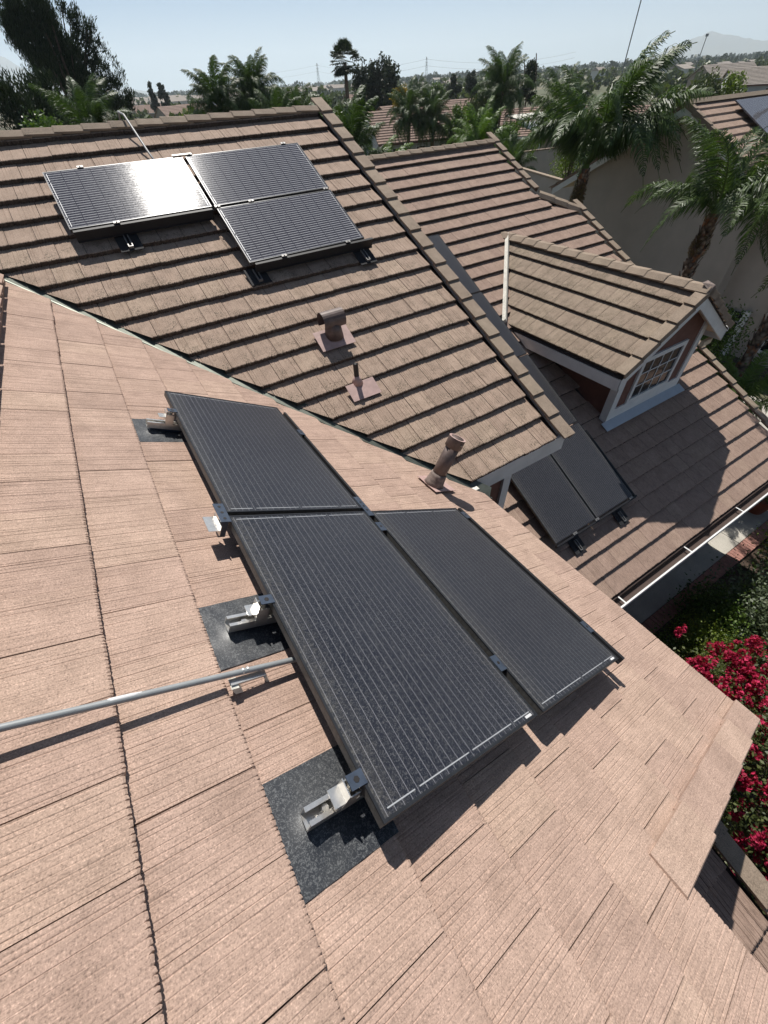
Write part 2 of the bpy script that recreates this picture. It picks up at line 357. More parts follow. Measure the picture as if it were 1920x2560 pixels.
def lay(F, parent, meshes, courses, cols, e, w, off, planes, region, limit=300, name='roof_tile', jit=0.0022, seed=3):
    """courses of tiles; region(x,y,z)->keep; far ones past the limit are joined"""
    r = random.Random(seed); spots = []
    for k in courses:
        for c_ in cols:
            a = c_*w+off[k % 2]; 
            P = F.P(a+w/2, k*e+e/2)
            if not region(P): continue
            spots.append((P.length, k, a))
    spots.sort(); rest = []
    for i, (_, k, a) in enumerate(spots):
        M4 = F.Mx(a, k*e+r.uniform(-jit, jit), r.uniform(-0.5*jit, jit)) @ Matrix.Rotation(r.uniform(-0.004, 0.004), 4, 'Z') @ Matrix.Rotation(r.uniform(-0.004, 0.004), 4, 'Y')
        me = meshes[r.randrange(len(meshes))]
        corners = [M4 @ Vector(q) for q in ((0, 0, 0), (w, 0, 0), (0, e+.03, 0), (w, e+.03, 0))]
        st = [[(q-Vector(p)).dot(Vector(n_)) for q in corners] for p, n_ in planes]
        if any(min(s_) > 0 for s_ in st): continue
        hot = [planes[j] for j, s_ in enumerate(st) if max(s_) > 0]
        if hot:
            me = clip_copy(me, M4, hot)
            if me is None or len(me.polygons) < 3: continue
        if i >= limit: rest.append((me, M4)); continue
        o = link(name, me, None, None, None, M4); o.parent = parent
    if rest:
        bm = bmesh.new()
        for me, M4 in rest:
            t_ = me.copy(); t_.transform(M4); bm.from_mesh(t_); bpy.data.meshes.remove(t_)
        out = bpy.data.meshes.new('distant_roof_tiles'); bm.to_mesh(out); bm.free(); [out.materials.append(m_) for m_ in meshes[0].materials]
        o = link('distant_roof_tiles', out, parent); o['kind'] = 'stuff'
def cap_tile(name, L, w, drop, mat, th=0.022, seed=0, flat=0.05, rise=0.014):
    """ridge tile: three-faceted cap, axis +Y (0..L), nose at y=0, thick"""
    prof = [(-w, -drop), (-flat, 0), (flat, 0), (w, -drop)]
    vs = []; r = random.Random(seed)
    for (y, dz) in ((0, rise), (0.012, rise+.004), (L, 0.0)):
        sc = 0.985 if y == 0 else 1.0
        for x, z in prof: vs.append((x*sc, y+r.uniform(-.002, .002), z*sc+dz))
    for y, dz in ((0, rise), (L, 0)):
        for x, z in prof: vs.append((x*0.9, y, z+dz-th))
    fs = []
    for i in range(3): fs += [(i, i+1, 5+i, 4+i), (4+i, 5+i, 9+i, 8+i), (12+i, 13+i, i+1, i)]
    fs += [(0, 4, 8, 16, 12), (3, 15, 19, 11, 7)]
    me = bpy.data.meshes.new(name); me.from_pydata(vs, [], fs); me.update(); me.materials.append(mat)
    bm = bmesh.new(); bm.from_mesh(me); bmesh.ops.recalc_face_normals(bm, faces=bm.faces); bm.to_mesh(me); bm.free()
    return me
def rake_tile(name, L, w, drop, mat, seed=0, side=1, rise=0.032):
    """barge tile, axis +Y up the slope; flat top w wide (x 0..w*side), outer leg hanging down drop"""
    r = random.Random(seed); t = 0.026
    prof = [(0, 0), (w-.006, 0), (w, -.006), (w, -drop), (w-t, -drop), (w-t, -t), (0, -t)]
    n = len(prof); vs = []
    for (y, dz) in ((0.0, rise), (L, 0.0)):
        for x, z in prof: vs.append((x*side, y+r.uniform(-.0015, .0015), z+dz))
    fs = [tuple(range(n)), tuple(range(2*n-1, n-1, -1))]+[(i, i+n, (i+1) % n+n, (i+1) % n) for i in range(n)]
    me = bpy.data.meshes.new(name); me.from_pydata(vs, [], fs); me.update(); me.materials.append(mat)
    bm = bmesh.new(); bm.from_mesh(me); bmesh.ops.recalc_face_normals(bm, faces=bm.faces); bm.to_mesh(me); bm.free()
    return me

# ================================================================== the house
house = empty('tiled_house', (2.0, 2.7, GZ))
tag(house, 'two storey house under brown concrete tile roofs with a gabled dormer, solar arrays on it', 'house')
def wpart(name, mb, mat, root, smooth=False):
    """a part given in world coordinates under a thing's Empty"""
    o = mb.obj(name, mat, None, None, smooth) if isinstance(mb, MB) else link(name, mb, None, mat)
    o.parent = root; o.matrix_parent_inverse = root.matrix_basis.inverted(); return o
def sub(name, mb, mat, part, M4=None):
    o = mb.obj(name, mat, None, M4) if isinstance(mb, MB) else link(name, mb, None, mat, None, M4)
    o.parent = part; return o
EX_B, EX_A, EX_C, TW = 0.3265*cB, 0.312*cA, 0.3155*cC, 0.2835
# valley between main roof and near roof:  y = VY0 - VK*x
VK = PB/PA; VY0 = (ZB-ZA)/PA
vdir = Vector((1, -VK, 0)).normalized(); vn = Vector((VK, 1, 0)).normalized()    # vn points to the main roof side
def vpt(x): y = VY0-VK*x; return Vector((x, y, zA(y)))
SHEET = -0.085

# ---- main roof (gable to the right, ridge behind), reads as part > tiles
RX, RY, EY = 4.05, 8.50, 2.45
main_roof = wpart('main_roof', MB().quadset(
    [FA.P(2.6, 0.02, SHEET), FA.P(RX+.1, 0.02, SHEET), FA.P(RX+.1, 6.78, SHEET), FA.P(-6, 6.78, SHEET), tuple(vpt(-6)+Vector((0, 0, SHEET)))], [(0, 1, 2, 3, 4)])
    .quadset([(-6, 8.5, -.33), (RX+.1, 8.5, -.33), (RX+.1, 14.5, -3.3), (-6, 14.5, -3.3)], [(0, 1, 2, 3)]), M['deck'], house)
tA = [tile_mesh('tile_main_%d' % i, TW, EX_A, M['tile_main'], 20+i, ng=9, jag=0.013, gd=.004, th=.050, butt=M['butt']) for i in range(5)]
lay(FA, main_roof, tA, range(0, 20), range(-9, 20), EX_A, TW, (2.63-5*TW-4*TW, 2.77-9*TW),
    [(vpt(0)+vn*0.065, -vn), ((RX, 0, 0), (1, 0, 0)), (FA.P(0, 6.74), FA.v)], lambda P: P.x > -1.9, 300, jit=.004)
cap = [cap_tile('ridge_cap_%d' % i, 0.42, 0.135, 0.055, M['trim_tile'], seed=i) for i in range(3)]
for i in range(15):
    M4 = frameM((-1.15+i*0.345, 8.515, -.228), (0, -1, 0), (1, 0, 0), (0, 0, 1)) @ Matrix.Rotation(rnd.uniform(-.012, .012), 4, 'Z') @ Matrix.Rotation(rnd.uniform(-.02, .02), 4, 'Y')
    sub('ridge_tile', cap[i % 3], None, main_roof, M4)
sub('ridge_mortar', MB().prism([(-6, 8.42, -.36), (-6, 8.44, -.262), (-6, 8.60, -.262), (-6, 8.62, -.36)], (RX+6, 0, 0)), M['rust'], main_roof)
rkA = [rake_tile('rake_a_%d' % i, EX_A+.05, 0.20, 0.12, M['trim_tile'], i) for i in range(3)]
for i in range(20):
    M4 = FA.Mx(RX+.035+rnd.uniform(-.003, .003), i*EX_A-.06, 0.028)
    sub('rake_tile', rkA[i % 3], None, main_roof, M4)
vm = MB()
for s_, w_ in ((1, .14), (-1, .14)):
    a, b = vpt(-1.05), vpt(2.72); o_ = vn*s_*w_
    def lift(p): return (p.x, p.y, (zA(p.y) if s_ > 0 else zB(p.x))-.052)
    vm.quadset([(a.x, a.y, a.z-.052), (b.x, b.y, b.z-.052), lift(b+o_), lift(a+o_)], [(0, 1, 2, 3)])
a, b = vpt(-1.05), vpt(2.74)
vm.prism([a+Vector((0, 0, -.05)), a+vn*-.012+Vector((0, 0, -.03)), a+vn*.004+Vector((0, 0, -.03))], b-a)
wpart('valley_flashing', vm, M['valley'], house)
# dormer side of the main roof's eave: fascia, gable wall, corner board
eb = MB().box(2.72, RX+.2, 2.47, 2.51, -3.52, -3.285)
wpart('fascia_board', eb, M['white'], house)
wpart('fascia_board', MB().prism([(RX+.14, 2.52, -3.50), (RX+.14, 2.52, -3.30), (RX+.14, 8.5, -.30), (RX+.14, 8.5, -.52)], (.03, 0, 0)), M['white'], house)
wpart('soffit', MB().prism([(2.4, 2.52, -3.42), (2.4, 2.52, -3.38), (2.4, 8.5, -.42), (2.4, 8.5, -.46)], (RX+.1-2.4, 0, 0)), M['cream'], house)
wpart('upper_wall', MB().box(-3.0, 3.62, 2.75, 14, GZ, -3.36).prism([(3.62, 2.75, -3.36), (3.62, 14, -3.36), (3.62, 8.5, -.55)], (-.2, 0, 0)), M['brownwall'], house)
wpart('corner_board', MB().box(3.52, 3.66, 2.71, 2.80, -6.2, -3.38), M['white'], house)
# small gutter end cap where the valley drains
wpart('gutter_end', MB().box(2.58, 2.66, 2.36, 2.46, -3.40, -3.31).box(2.60, 2.70, 2.30, 2.40, -3.42, -3.37), M['whiteold'], house)

# ---- near roof (the one stood on)
near_roof = wpart('near_roof', MB().quadset([FB.P(-.62, 0.02, SHEET), FB.P(VY0-VK*2.66, 0.02, SHEET), FB.P(VY0+VK*1.0, 3.68*cB, SHEET), FB.P(-4, 3.68*cB, SHEET), FB.P(-4, 1.64*cB, SHEET), FB.P(-.62, 1.64*cB, SHEET)], [(0, 1, 2, 3, 4, 5)])
    .quadset([(-1.02, -4, -1.32), (-1.02, 7, -1.32), (-5, 7, -3.4), (-5, -4, -3.4)], [(0, 1, 2, 3)]), M['deck'], house)
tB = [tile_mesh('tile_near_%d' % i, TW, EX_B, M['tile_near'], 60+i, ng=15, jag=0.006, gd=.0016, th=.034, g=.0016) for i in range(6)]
def regB(P):
    if P.x < -1.15 or P.y < -2.6: return False
    return not (P.y < -.80 and P.x > 1.04)
offB = (0.14-8*TW, -0.01-8*TW)
RKB = -0.56
lay(FB, near_roof, tB, range(0, 5), range(-3, 40), EX_B, TW, offB, [(vpt(0)-vn*0.035, vn), ((0, RKB+.06, 0), (0, -1, 0)), (FB.P(0, 0, 0)-Vector((0, 0, 0)), (1, 0, 0))], lambda P: P.y > -.9, 300)
lay(FB, near_roof, tB, range(5, 12), range(-3, 40), EX_B, TW, offB, [(vpt(0)-vn*0.035, vn), ((-1.0, 0, 0), (-1, 0, 0))], lambda P: P.x > -1.25 and P.y > -2.6, 300, seed=5)
rkB = [rake_tile('rake_b_%d' % i, EX_B+.06, 0.17, 0.13, M['tile_near'], i, side=-1) for i in range(3)]
for i in range(5):
    M4 = frameM(FB.P(RKB+.085+rnd.uniform(-.003, .003), i*EX_B+.03, 0.004), FB.u, FB.v, FB.n)
    sub('rake_tile', rkB[i % 3], None, near_roof, M4)
capB = [cap_tile('ridge_cap_near_%d' % i, 0.40, 0.13, 0.06, M['tile_near'], seed=i) for i in range(3)]
for i in range(17):
    y = -1.2+i*0.44
    if y > VY0+.65: break
    sub('ridge_tile', capB[i % 3], None, near_roof, frameM((-1.03, y, -1.17), (1, 0, 0), (0, 1, 0), (0, 0, 1)))
wpart('near_fascia', MB().box(2.50, 2.53, -.5, 2.34, -3.56, -3.36).prism([(2.53, -.52, -3.54), (2.53, -.52, -3.32), (1.0, -.52, -2.46), (1.0, -.52, -2.68)], (0, .03, 0)), M['white'], house)
wpart('near_wall', MB().box(-4.6, 2.15, -.45, 2.75, GZ, -3.5).prism([(2.15, -.45, -3.5), (-1.0, -.45, -1.75), (-4.6, -.45, -3.5)], (0, .2, 0)).box(-4.6, .8, -3.0, -.45, GZ, -2.6), M['brownwall'], house)

# ---- small roof below the near roof's verge
PS = 0.32
FS = Fr((0, -3.2, -3.90+PS*(-3.2+1.0)), (1, 0, 0), (0, 1, PS)); eS = 0.36
small_roof = wpart('porch_roof', MB().quadset([FS.P(0, 0, SHEET), FS.P(2.04, 0, SHEET), FS.P(2.04, 2.9, SHEET), FS.P(0, 2.9, SHEET)], [(0, 1, 2, 3)]), M['deck'], house)
tS = [tile_mesh('tile_porch_%d' % i, TW, eS, M['tile_low'], 90+i) for i in range(3)]
lay(FS, small_roof, tS, range(2, 9), range(2, 8), eS, TW, (-.22, -.08), [((1.98, 0, 0), (1, 0, 0))], lambda P: P.x < 2.2, 300, seed=9)
rkS = [rake_tile('rake_s_%d' % i, .46, 0.15, 0.10, M['trim_tile'], i) for i in range(2)]
for i in range(8): sub('rake_tile', rkS[i % 2], None, small_roof, FS.Mx(2.0, i*.42-.20, .02))

# ---- lower roof on the right with the dormer
CX1, CX2, CY2 = 10.0, 10.93, 8.62
low_roof = wpart('lower_roof', MB().quadset([FC.P(2.7, .02, SHEET), FC.P(CX2, .02, SHEET), FC.P(CX2, 7.9, SHEET), FC.P(CX1, 8.6, SHEET), FC.P(CX1, 10.6, SHEET), FC.P(2.7, 10.6, SHEET)], [(0, 1, 2, 3, 4, 5)])
    .quadset([(3.7, 10.54, -1.3), (CX1, 10.54, -1.3), (CX1, 16, -4), (3.7, 16, -4)], [(0, 1, 2, 3)]), M['deck'], house)
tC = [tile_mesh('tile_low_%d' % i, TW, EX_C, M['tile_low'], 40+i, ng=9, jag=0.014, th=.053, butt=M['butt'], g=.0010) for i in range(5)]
dg = Vector((.52, .52, 0)).normalized()
DX, DYF = 8.25, 3.45                                    # dormer ridge line and front wall
def regC(P):
    if P.x < 2.9: return False
    if P.y > 2.9 and P.x < 3.75: return False
    if 7.2 < P.x < 9.3 and 3.6 < P.y < 6.2: return False
    if P.y > 8.3: return P.x < 10.1
    return P.x < 11.0
lay(FC, low_roof, tC, range(0, 26), range(9, 40), EX_C, TW, (.12, .26), [((CX2-.05, 0, 0), (1, 0, 0)), ((10.62, 8.25, 0), dg)], lambda P: regC(P) and P.y < 8.8, 480)
lay(FC, low_roof, tC, range(24, 31), range(9, 40), EX_C, TW, (.12, .26), [((CX1, 0, 0), (1, 0, 0)), (FC.P(0, 10.56), FC.v)], lambda P: regC(P) and P.y >= 8.8, 300, seed=4)
for i in range(17):
    sub('ridge_tile', cap[i % 3], None, low_roof, frameM((4.22+i*0.345, 10.53, -1.165), (0, -1, 0), (1, 0, 0), (0, 0, 1)))
sub('ridge_mortar', MB().prism([(3.7, 10.44, -1.30), (3.7, 10.46, -1.20), (3.7, 10.60, -1.20), (3.7, 10.62, -1.30)], (CX1-3.7, 0, 0)), M['rust'], low_roof)
rkC = [rake_tile('rake_c_%d' % i, EX_C+.05, 0.17, 0.12, M['trim_tile'], 9+i) for i in range(3)]
for i in range(25):
    if i*0.3155+1.06 > 8.1: break
    sub('rake_tile', rkC[i % 3], None, low_roof, FC.Mx(CX2-.03, i*EX_C-.05, .028))
for i in range(6): sub('rake_tile', rkC[i % 3], None, low_roof, FC.Mx(CX1-.01, (8.85-1.06+i*.3155)*cC, .03))
hd = Vector((10.12-10.9, 8.75-8.1, zC(8.75)-zC(8.1))).normalized()
for i in range(3):
    p = Vector((10.93, 8.03, zC(8.03)+.04))+hd*i*.36
    x_ = hd.cross(FC.n).normalized()
    sub('hip_tile', cap[i], None, low_roof, frameM(p, x_, hd, x_.cross(hd)))
wpart('lower_wall', MB().box(2.3, 10.5, 1.55, 10.4, GZ, -6.25).prism([(10.5, 1.55, -6.25), (10.5, 8.4, -6.25), (10.5, 8.4, -2.9), (10.5, 7.9, -2.75)], (-.2, 0, 0)), M['brownwall'], house)
gut = MB()
gut.box(2.75, 11.0, .865, .892, -6.13, -6.03).box(2.75, 11.0, .865, 1.02, -6.15, -6.13)
g_ = wpart('gutter', gut, M['white'], house)
sub('gutter_liner', MB().box(2.75, 11.0, .893, 1.10, -6.128, -6.12).box(2.75, 11.0, 1.03, 1.06, -6.125, -6.03), M['gutter_in'], g_)
for x in (3.2, 4.96, 6.82, 8.55, 10.2): sub('gutter_strap', MB().box(x, x+.025, .88, 1.04, -6.042, -6.032), M['white'], g_)
wpart('lower_soffit', MB().box(2.4, 10.9, 1.06, 1.60, -6.30, -6.27), M['whiteold'], house)

# ---- dormer
dormer = empty('dormer', (0, 0, 0)); dormer.parent = house; dormer.matrix_parent_inverse = house.matrix_basis.inverted()
PD = 0.61; cD = math.sqrt(1+PD*PD); DR = -2.56; DHW = 1.62; DY0 = 3.19; DZE = DR-PD*DHW
FDL = Fr((DX-DHW, 0, DZE), (0, -1, 0), (1, 0, PD)); FDR = Fr((DX+DHW, 0, DZE), (0, 1, 0), (-1, 0, PD))
eD = DHW*cD/5.0
cp_n = (0, PC, -1)                                      # cut everything that dips under the lower roof
cutC = [(Vector((0, 0, zC(0)-.01)), cp_n)]
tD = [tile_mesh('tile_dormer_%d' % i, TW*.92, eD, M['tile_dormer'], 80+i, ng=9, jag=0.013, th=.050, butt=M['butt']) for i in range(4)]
dsl = sub('dormer_roof', MB().prism([(DX-DHW, DY0+.02, DZE-.07), (DX, DY0+.02, DR-.07), (DX+DHW, DY0+.02, DZE-.07), (DX+DHW, DY0+.02, DZE-.09), (DX, DY0+.02, DR-.11), (DX-DHW, DY0+.02, DZE-.09)], (0, 4.9, 0)), M['deck'], dormer)
me_ = clip_copy(dsl.data, Matrix.Identity(4), cutC); dsl.data = me_
for F_, nm in ((FDL, 1), (FDR, 2)):
    sg = -1 if nm == 1 else 1
    r_ = random.Random(5+nm)
    for k in range(5):
        for c_ in range(-40, 40):
            a = c_*TW*.92+(k % 2)*.13
            yy = -a if nm == 1 else a
            if yy < DY0-.2 or yy > 8.3: continue
            M4 = F_.Mx(a, k*eD+r_.uniform(-.002, .002), r_.uniform(-.001, .001)) @ Matrix.Rotation(r_.uniform(-.004, .004), 4, 'Z')
            pl = cutC+[((0, DY0+.14, 0), (0, -1, 0)), ((DX, 0, 0), (1 if nm == 1 else -1, 0, 0))]
            me = tD[r_.randrange(4)]
            cs = [M4 @ Vector(q) for q in ((0, 0, 0), (TW, 0, 0), (0, eD+.03, 0), (TW, eD+.03, 0))]
            st = [[(q-Vector(p)).dot(Vector(n_)) for q in cs] for p, n_ in pl]
            if any(min(s_) > 0 for s_ in st): continue
            hot = [pl[j] for j, s_ in enumerate(st) if max(s_) > -.05]
            if hot: me = clip_copy(me, M4, hot)
            if me is None: continue
            sub('roof_tile', me, None, dormer, M4)
capD = [cap_tile('ridge_cap_d%d' % i, 0.44, 0.15, 0.075, M['trim_tile'], seed=40+i, flat=.055) for i in range(3)]
for i in range(13):
    y = DY0+.0+i*0.37
    if y > 7.75: break
    sub('ridge_tile', capD[i % 3], None, dormer, frameM((DX, y, DR+.035), (1, 0, 0), (0, 1, 0), (0, 0, 1)) @ Matrix.Rotation(rnd.uniform(-.02, .02), 4, 'Z'))
rkD = [rake_tile('rake_d_%d' % i, eD+.04, 0.19, 0.11, M['trim_tile'], 70+i, side=1, rise=.035) for i in range(2)]
rkE = [rake_tile('rake_e_%d' % i, eD+.04, 0.19, 0.11, M['trim_tile'], 75+i, side=-1, rise=.035) for i in range(2)]
for k in range(5):
    sub('rake_tile', rkD[k % 2], None, dormer, FDL.Mx(-(DY0+.17), k*eD-.02, .03))
    sub('rake_tile', rkE[k % 2], None, dormer, FDR.Mx(DY0+.17, k*eD-.02, .03))
sub('mortar_cap', MB().quadset([(DX-.10, DY0-.01, DR+.0), (DX+.10, DY0-.01, DR+.0), (DX+.085, DY0+.16, DR+.085), (DX-.085, DY0+.16, DR+.085), (DX, DY0-.015, DR+.075)], [(0, 1, 4), (1, 2, 4), (2, 3, 4), (3, 0, 4)]), M['rust'], dormer)
# barge boards, eave fascia, soffits
for sg in (-1, 1):
    a = (DX+sg*DHW, DY0+.03, DZE-.30); b = (DX+sg*DHW, DY0+.03, DZE-.085); c_ = (DX, DY0+.03, DR-.095); d = (DX, DY0+.03, DR-.31)
    sub('barge_board', MB().prism([a, b, c_, d], (0, .035, 0)), M['white'], dormer)
    x0 = DX+sg*(DHW-.02)
    ln = 2.62
    fb = MB().prism([(x0, DY0+.03, DZE-.30), (x0+sg*.025, DY0+.03, DZE-.30), (x0+sg*.025, DY0+.03, DZE-.10), (x0, DY0+.03, DZE-.10)], (0, ln, 0)).obj('eave_board', M['white'])
    me_ = clip_copy(fb.data, Matrix.Identity(4), cutC)
    if me_: fb.data = me_
    fb.parent = dormer
    sf = MB().prism([(DX+sg*(DHW-.03), DY0+.07, DZE-.20), (DX, DY0+.07, DR-.21), (DX, DY0+.07, DR-.19), (DX+sg*(DHW-.03), DY0+.07, DZE-.18)], (0, 2.3, 0)).obj('soffit', M['cream'])
    me_ = clip_copy(sf.data, Matrix.Identity(4), cutC); sf.data = me_; sf.parent = dormer
sub('rafter_tail', MB().box(DX+DHW-.42, DX+DHW-.12, DYF-.12, DYF-.05, DZE-.36, DZE-.26), M['cream'], dormer)
WL, WR = DX-1.12, DX+1.16
zb0 = zC(DYF)-.05
sub('dormer_wall', MB().prism([(WL+.03, DYF, zb0), (WR-.03, DYF, zb0), (WR-.03, DYF, DZE+.10), (DX, DYF, DR-.22), (WL+.03, DYF, DZE+.10)], (0, .12, 0))
    .prism([(WL+.03, DYF, zb0), (WL+.03, DYF, DZE+.1), (WL+.03, DYF+2.6, DZE+.1), (WL+.03, DYF+2.6, DZE-.2)], (.1, 0, 0))
    .prism([(WR-.03, DYF, zb0), (WR-.03, DYF, DZE+.1), (WR-.03, DYF+2.6, DZE+.1), (WR-.03, DYF+2.6, DZE-.2)], (-.1, 0, 0)), M['brownwall'], dormer)
zt = DZE+.2
sub('corner_board', MB().box(WL-.03, WL+.13, DYF-.03, DYF+.02, zb0+.02, zt).box(WL-.03, WL+.02, DYF+.02, DYF+.12, zb0+.02, zt), M['white'], dormer)
sub('corner_board', MB().box(WR-.13, WR+.03, DYF-.03, DYF+.02, zb0+.02, zt).box(WR-.02, WR+.03, DYF+.02, DYF+.12, zb0+.02, zt), M['white'], dormer)
wx0, wx1, wz0, wz1 = 7.66, 8.84, -4.47, -3.72
sub('skirt_board', MB().box(WL+.13, WR-.13, DYF-.028, DYF+.02, zb0+.02, wz0-.085), M['white'], dormer)
win = sub('window', MB().box(wx0, wx1, DYF-.012, DYF-.004, wz0, wz1), M['winglass'], dormer)
wf = MB(); t = .085
wf.box(wx0-t, wx0, DYF-.04, DYF-.002, wz0-t, wz1+t).box(wx1, wx1+t, DYF-.04, DYF-.002, wz0-t, wz1+t).box(wx0, wx1, DYF-.04, DYF-.002, wz1, wz1+t).box(wx0, wx1, DYF-.045, DYF-.002, wz0-t, wz0)
sub('window_casing', wf, M['white'], dormer)
mu = MB()
for i in range(1, 4): x = wx0+(wx1-wx0)*i/4; mu.box(x-.009, x+.009, DYF-.022, DYF-.014, wz0, wz1)
for i in range(1, 3): z = wz0+(wz1-wz0)*i/3; mu.box(wx0, wx1, DYF-.025, DYF-.016, z-.009, z+.009)
sub('muntins', mu, M['white'], dormer)
sub('base_flashing', MB().prism([(WL-.15, DYF-.03, zC(DYF-.03)+.015), (WL-.15, DYF-.20, zC(DYF-.20)+.02), (WL-.15, DYF-.20, zC(DYF-.20)+.03), (WL-.15, DYF-.03, zC(DYF-.03)+.025)], (WR-WL+.28, 0, 0)), M['flashgrey'], dormer)
# old white flashing board where the dormer roof dies into the lower roof (left valley)
v0 = Vector((6.56, 5.93, zC(5.93))); 
yb = (DR-ZC)/PC; v1 = Vector((DX-.03, yb-.05, zC(yb-.05)))
vd = (v1-v0).normalized()
vb = MB()
for i in range(7):
    p, q = v0+(v1-v0)*(i/7), v0+(v1-v0)*((i+1)/7)
    o1 = rnd.uniform(.035, .055)
    vb.prism([p+Vector((-.05, .04, .03)), p+Vector((.0, .0, .07+o1*.3)), p+Vector((.03, -.02, .03)), p+Vector((0, 0, 0))], q-p)
sub('valley_board', vb, M['whiteold'], dormer)
# gutter end and downspout on the dormer's far side
ds = sub('gutter', MB().box(DX+DHW+.02, DX+DHW+.12, DY0+.05, DY0+2.2, DZE-.15, DZE-.05), M['white'], dormer)

# ================================================================== solar panels
PL, PWID = 1.65, 0.985
def panel_mats():
    M['glass_near'] = glass_mat('dusty_solar_glass', 1, 0.03, 0.55, PL, PWID)
    M['glass_far'] = glass_mat('glossy_solar_glass', 0, 0.50, 0.12, PL, PWID, True)
    M['glass_low'] = glass_mat('lower_solar_glass', 1, 0.10, 0.35, PL, PWID)
panel_mats()
def panel(M4, long_axis, glassm, label, group, ribbon=True, sticker=False):
    """origin: lower-left corner of the top face, x and y in its plane"""
    lx, ly = (PL, PWID) if long_axis == 0 else (PWID, PL)
    root = empty('solar_panel', M4=M4)
    tag(root, label, 'solar panel', group)
    f = MB(); t = .011; d = .040
    for (x0, x1, y0, y1) in ((0, t, 0, ly), (lx-t, lx, 0, ly), (t, lx-t, 0, t), (t, lx-t, ly-t, ly)): f.box(x0, x1, y0, y1, -.006, 0)
    f.obj('frame', M['frame'], root)
    s_ = MB()
    for (x0, x1, y0, y1) in ((.001, .004, .001, ly-.001), (lx-.004, lx-.001, .001, ly-.001), (.004, lx-.004, .001, .004), (.004, lx-.004, ly-.004, ly-.001)): s_.box(x0, x1, y0, y1, -d, -.0062)
    s_.obj('frame_side', M['frameside'], root)
    MB().box(t, lx-t, t, ly-t, -.0085, -.0022).obj('glass', glassm, root)
    if ribbon:
        rb = MB(); h = .0045; w0 = (PWID-.05)/6
        for end, segs in ((0.031, ((0, 1), (1, 3), (3, 5), (5, 6))), (PL-.0355, ((0, 2), (2, 4), (4, 6)))):
            for a, b in segs:
                a_, b_ = .025+a*w0+.012, .025+b*w0-.012
                rb = MB()
                if long_axis == 0: rb.box(end, end+h, a_, b_, -.0024, -.0016)
                else: rb.box(a_, b_, end, end+h, -.0024, -.0016)
                rb.obj('ribbon', M['ribbon'], root)
    if sticker: MB().box(lx-.085, lx-.035, .014, .026, -.0022, -.0014).obj('sticker', M['sticker'], root)
    return root
# near array on the near roof: x runs down the slope, y away
B0 = Vector((0, 0, -1.6306)); nB = Vector((PB, 0, 1)).normalized(); dB = Vector((1, 0, -PB)).normalized()
def nearM(u, y): return frameM(B0+dB*u+Vector((0, y, 0)), dB, (0, 1, 0), nB)
U0, Y1, G1, G2, Y3 = 0.0229, 1.8482, 0.034, 0.048, 0.160
panel(nearM(U0, Y1), 1, M['glass_near'], 'dusty dark solar panel farthest up the near roof, beside the upper flashing', 'solar panels on the near roof')
panel(nearM(U0, Y1-G1-PL), 1, M['glass_near'], 'large dusty dark solar panel the grey conduit runs under', 'solar panels on the near roof', sticker=True)
panel(nearM(U0+PWID+G2, Y3), 1, M['glass_near'], 'dusty dark solar panel lowest on the near roof, nearest its eave', 'solar panels on the near roof', sticker=True)
# array on the main roof
A0 = Vector((0, 0, -4.2748)); nA = Vector((0, -PA, 1)).normalized(); vA = Vector((0, 1, PA)).normalized()
def mainM(x, v): return frameM(A0+vA*v+Vector((x, 0, 0)), (1, 0, 0), vA, nA)
AX, AV, AG = -0.1141, 8.3684, 0.045
panel(mainM(AX, AV-PWID), 0, M['glass_far'], 'solar panel with the sun glaring off its glass, on the main roof', 'solar panels on the main roof')
panel(mainM(AX+PL+AG, AV-PWID), 0, M['glass_far'], 'upper right solar panel below the main roof ridge, without glare', 'solar panels on the main roof')
panel(mainM(AX+PL+AG, AV-2*PWID-AG), 0, M['glass_far'], 'lowest solar panel of the three on the main roof, nearest the vents', 'solar panels on the main roof')
# array on the lower roof
C0 = Vector((0, 0, -6.3441)); nC = Vector((0, -PC, 1)).normalized(); vC = Vector((0, 1, PC)).normalized()
def lowM(x, v): return frameM(C0+vC*v+Vector((x, 0, 0)), (1, 0, 0), vC, nC)
CR, CV = 6.375, 2.3262
for k, lb in enumerate(('right hand solar panel of the bottom pair on the lower roof', 'solar panel on the lower roof just above the bottom pair, beside the dormer shade',
                        'solar panel on the lower roof level with the left end of the dormer eave', 'topmost solar panel on the lower roof, above the dormer eave')):
    panel(lowM(CR-PWID, CV+k*(PL+.025)), 1, M['glass_low'], lb, 'solar panels on the lower roof', ribbon=False)
panel(lowM(CR-2*PWID-.02, CV), 1, M['glass_low'], 'left hand solar panel of the bottom pair, beside the gable corner board', 'solar panels on the lower roof', ribbon=False)
# skirts and rails
def skirt(label, M4, L, drop, grp='black skirts along the arrays', th=.03):
    o = MB().box(0, L, 0, th, -drop, -.008).box(0, L, -.012, 0, -drop, -drop+.012).obj('array_skirt', M['skirt'], None, M4)
    tag(o, label, 'array skirt', grp); return o
def axm(P, x, n):
    x = Vector(x).normalized(); n = Vector(n).normalized(); return frameM(P, x, n.cross(x), n)
skirt('long black skirt hanging below the glaring panel on the main roof', axm(mainM(AX+.02, AV-PWID-.045).translation, (1, 0, 0), nA), PL-.03, .13)
skirt('black skirt hanging below the lowest panel on the main roof', axm(mainM(AX+PL+AG+.06, AV-2*PWID-AG-.045).translation, (1, 0, 0), nA), PL+.06, .13)
skirt('black skirt along the bottom pair of panels on the lower roof', axm(lowM(CR-2*PWID-.02, CV-.06).translation, (1, 0, 0), nC), 2*PWID+.10, .06)
skirt('black side skirt right of the lower roof panels, tapering into shade', axm(lowM(CR+.055, CV-.05).translation, vC, nC), 1.5, .10)
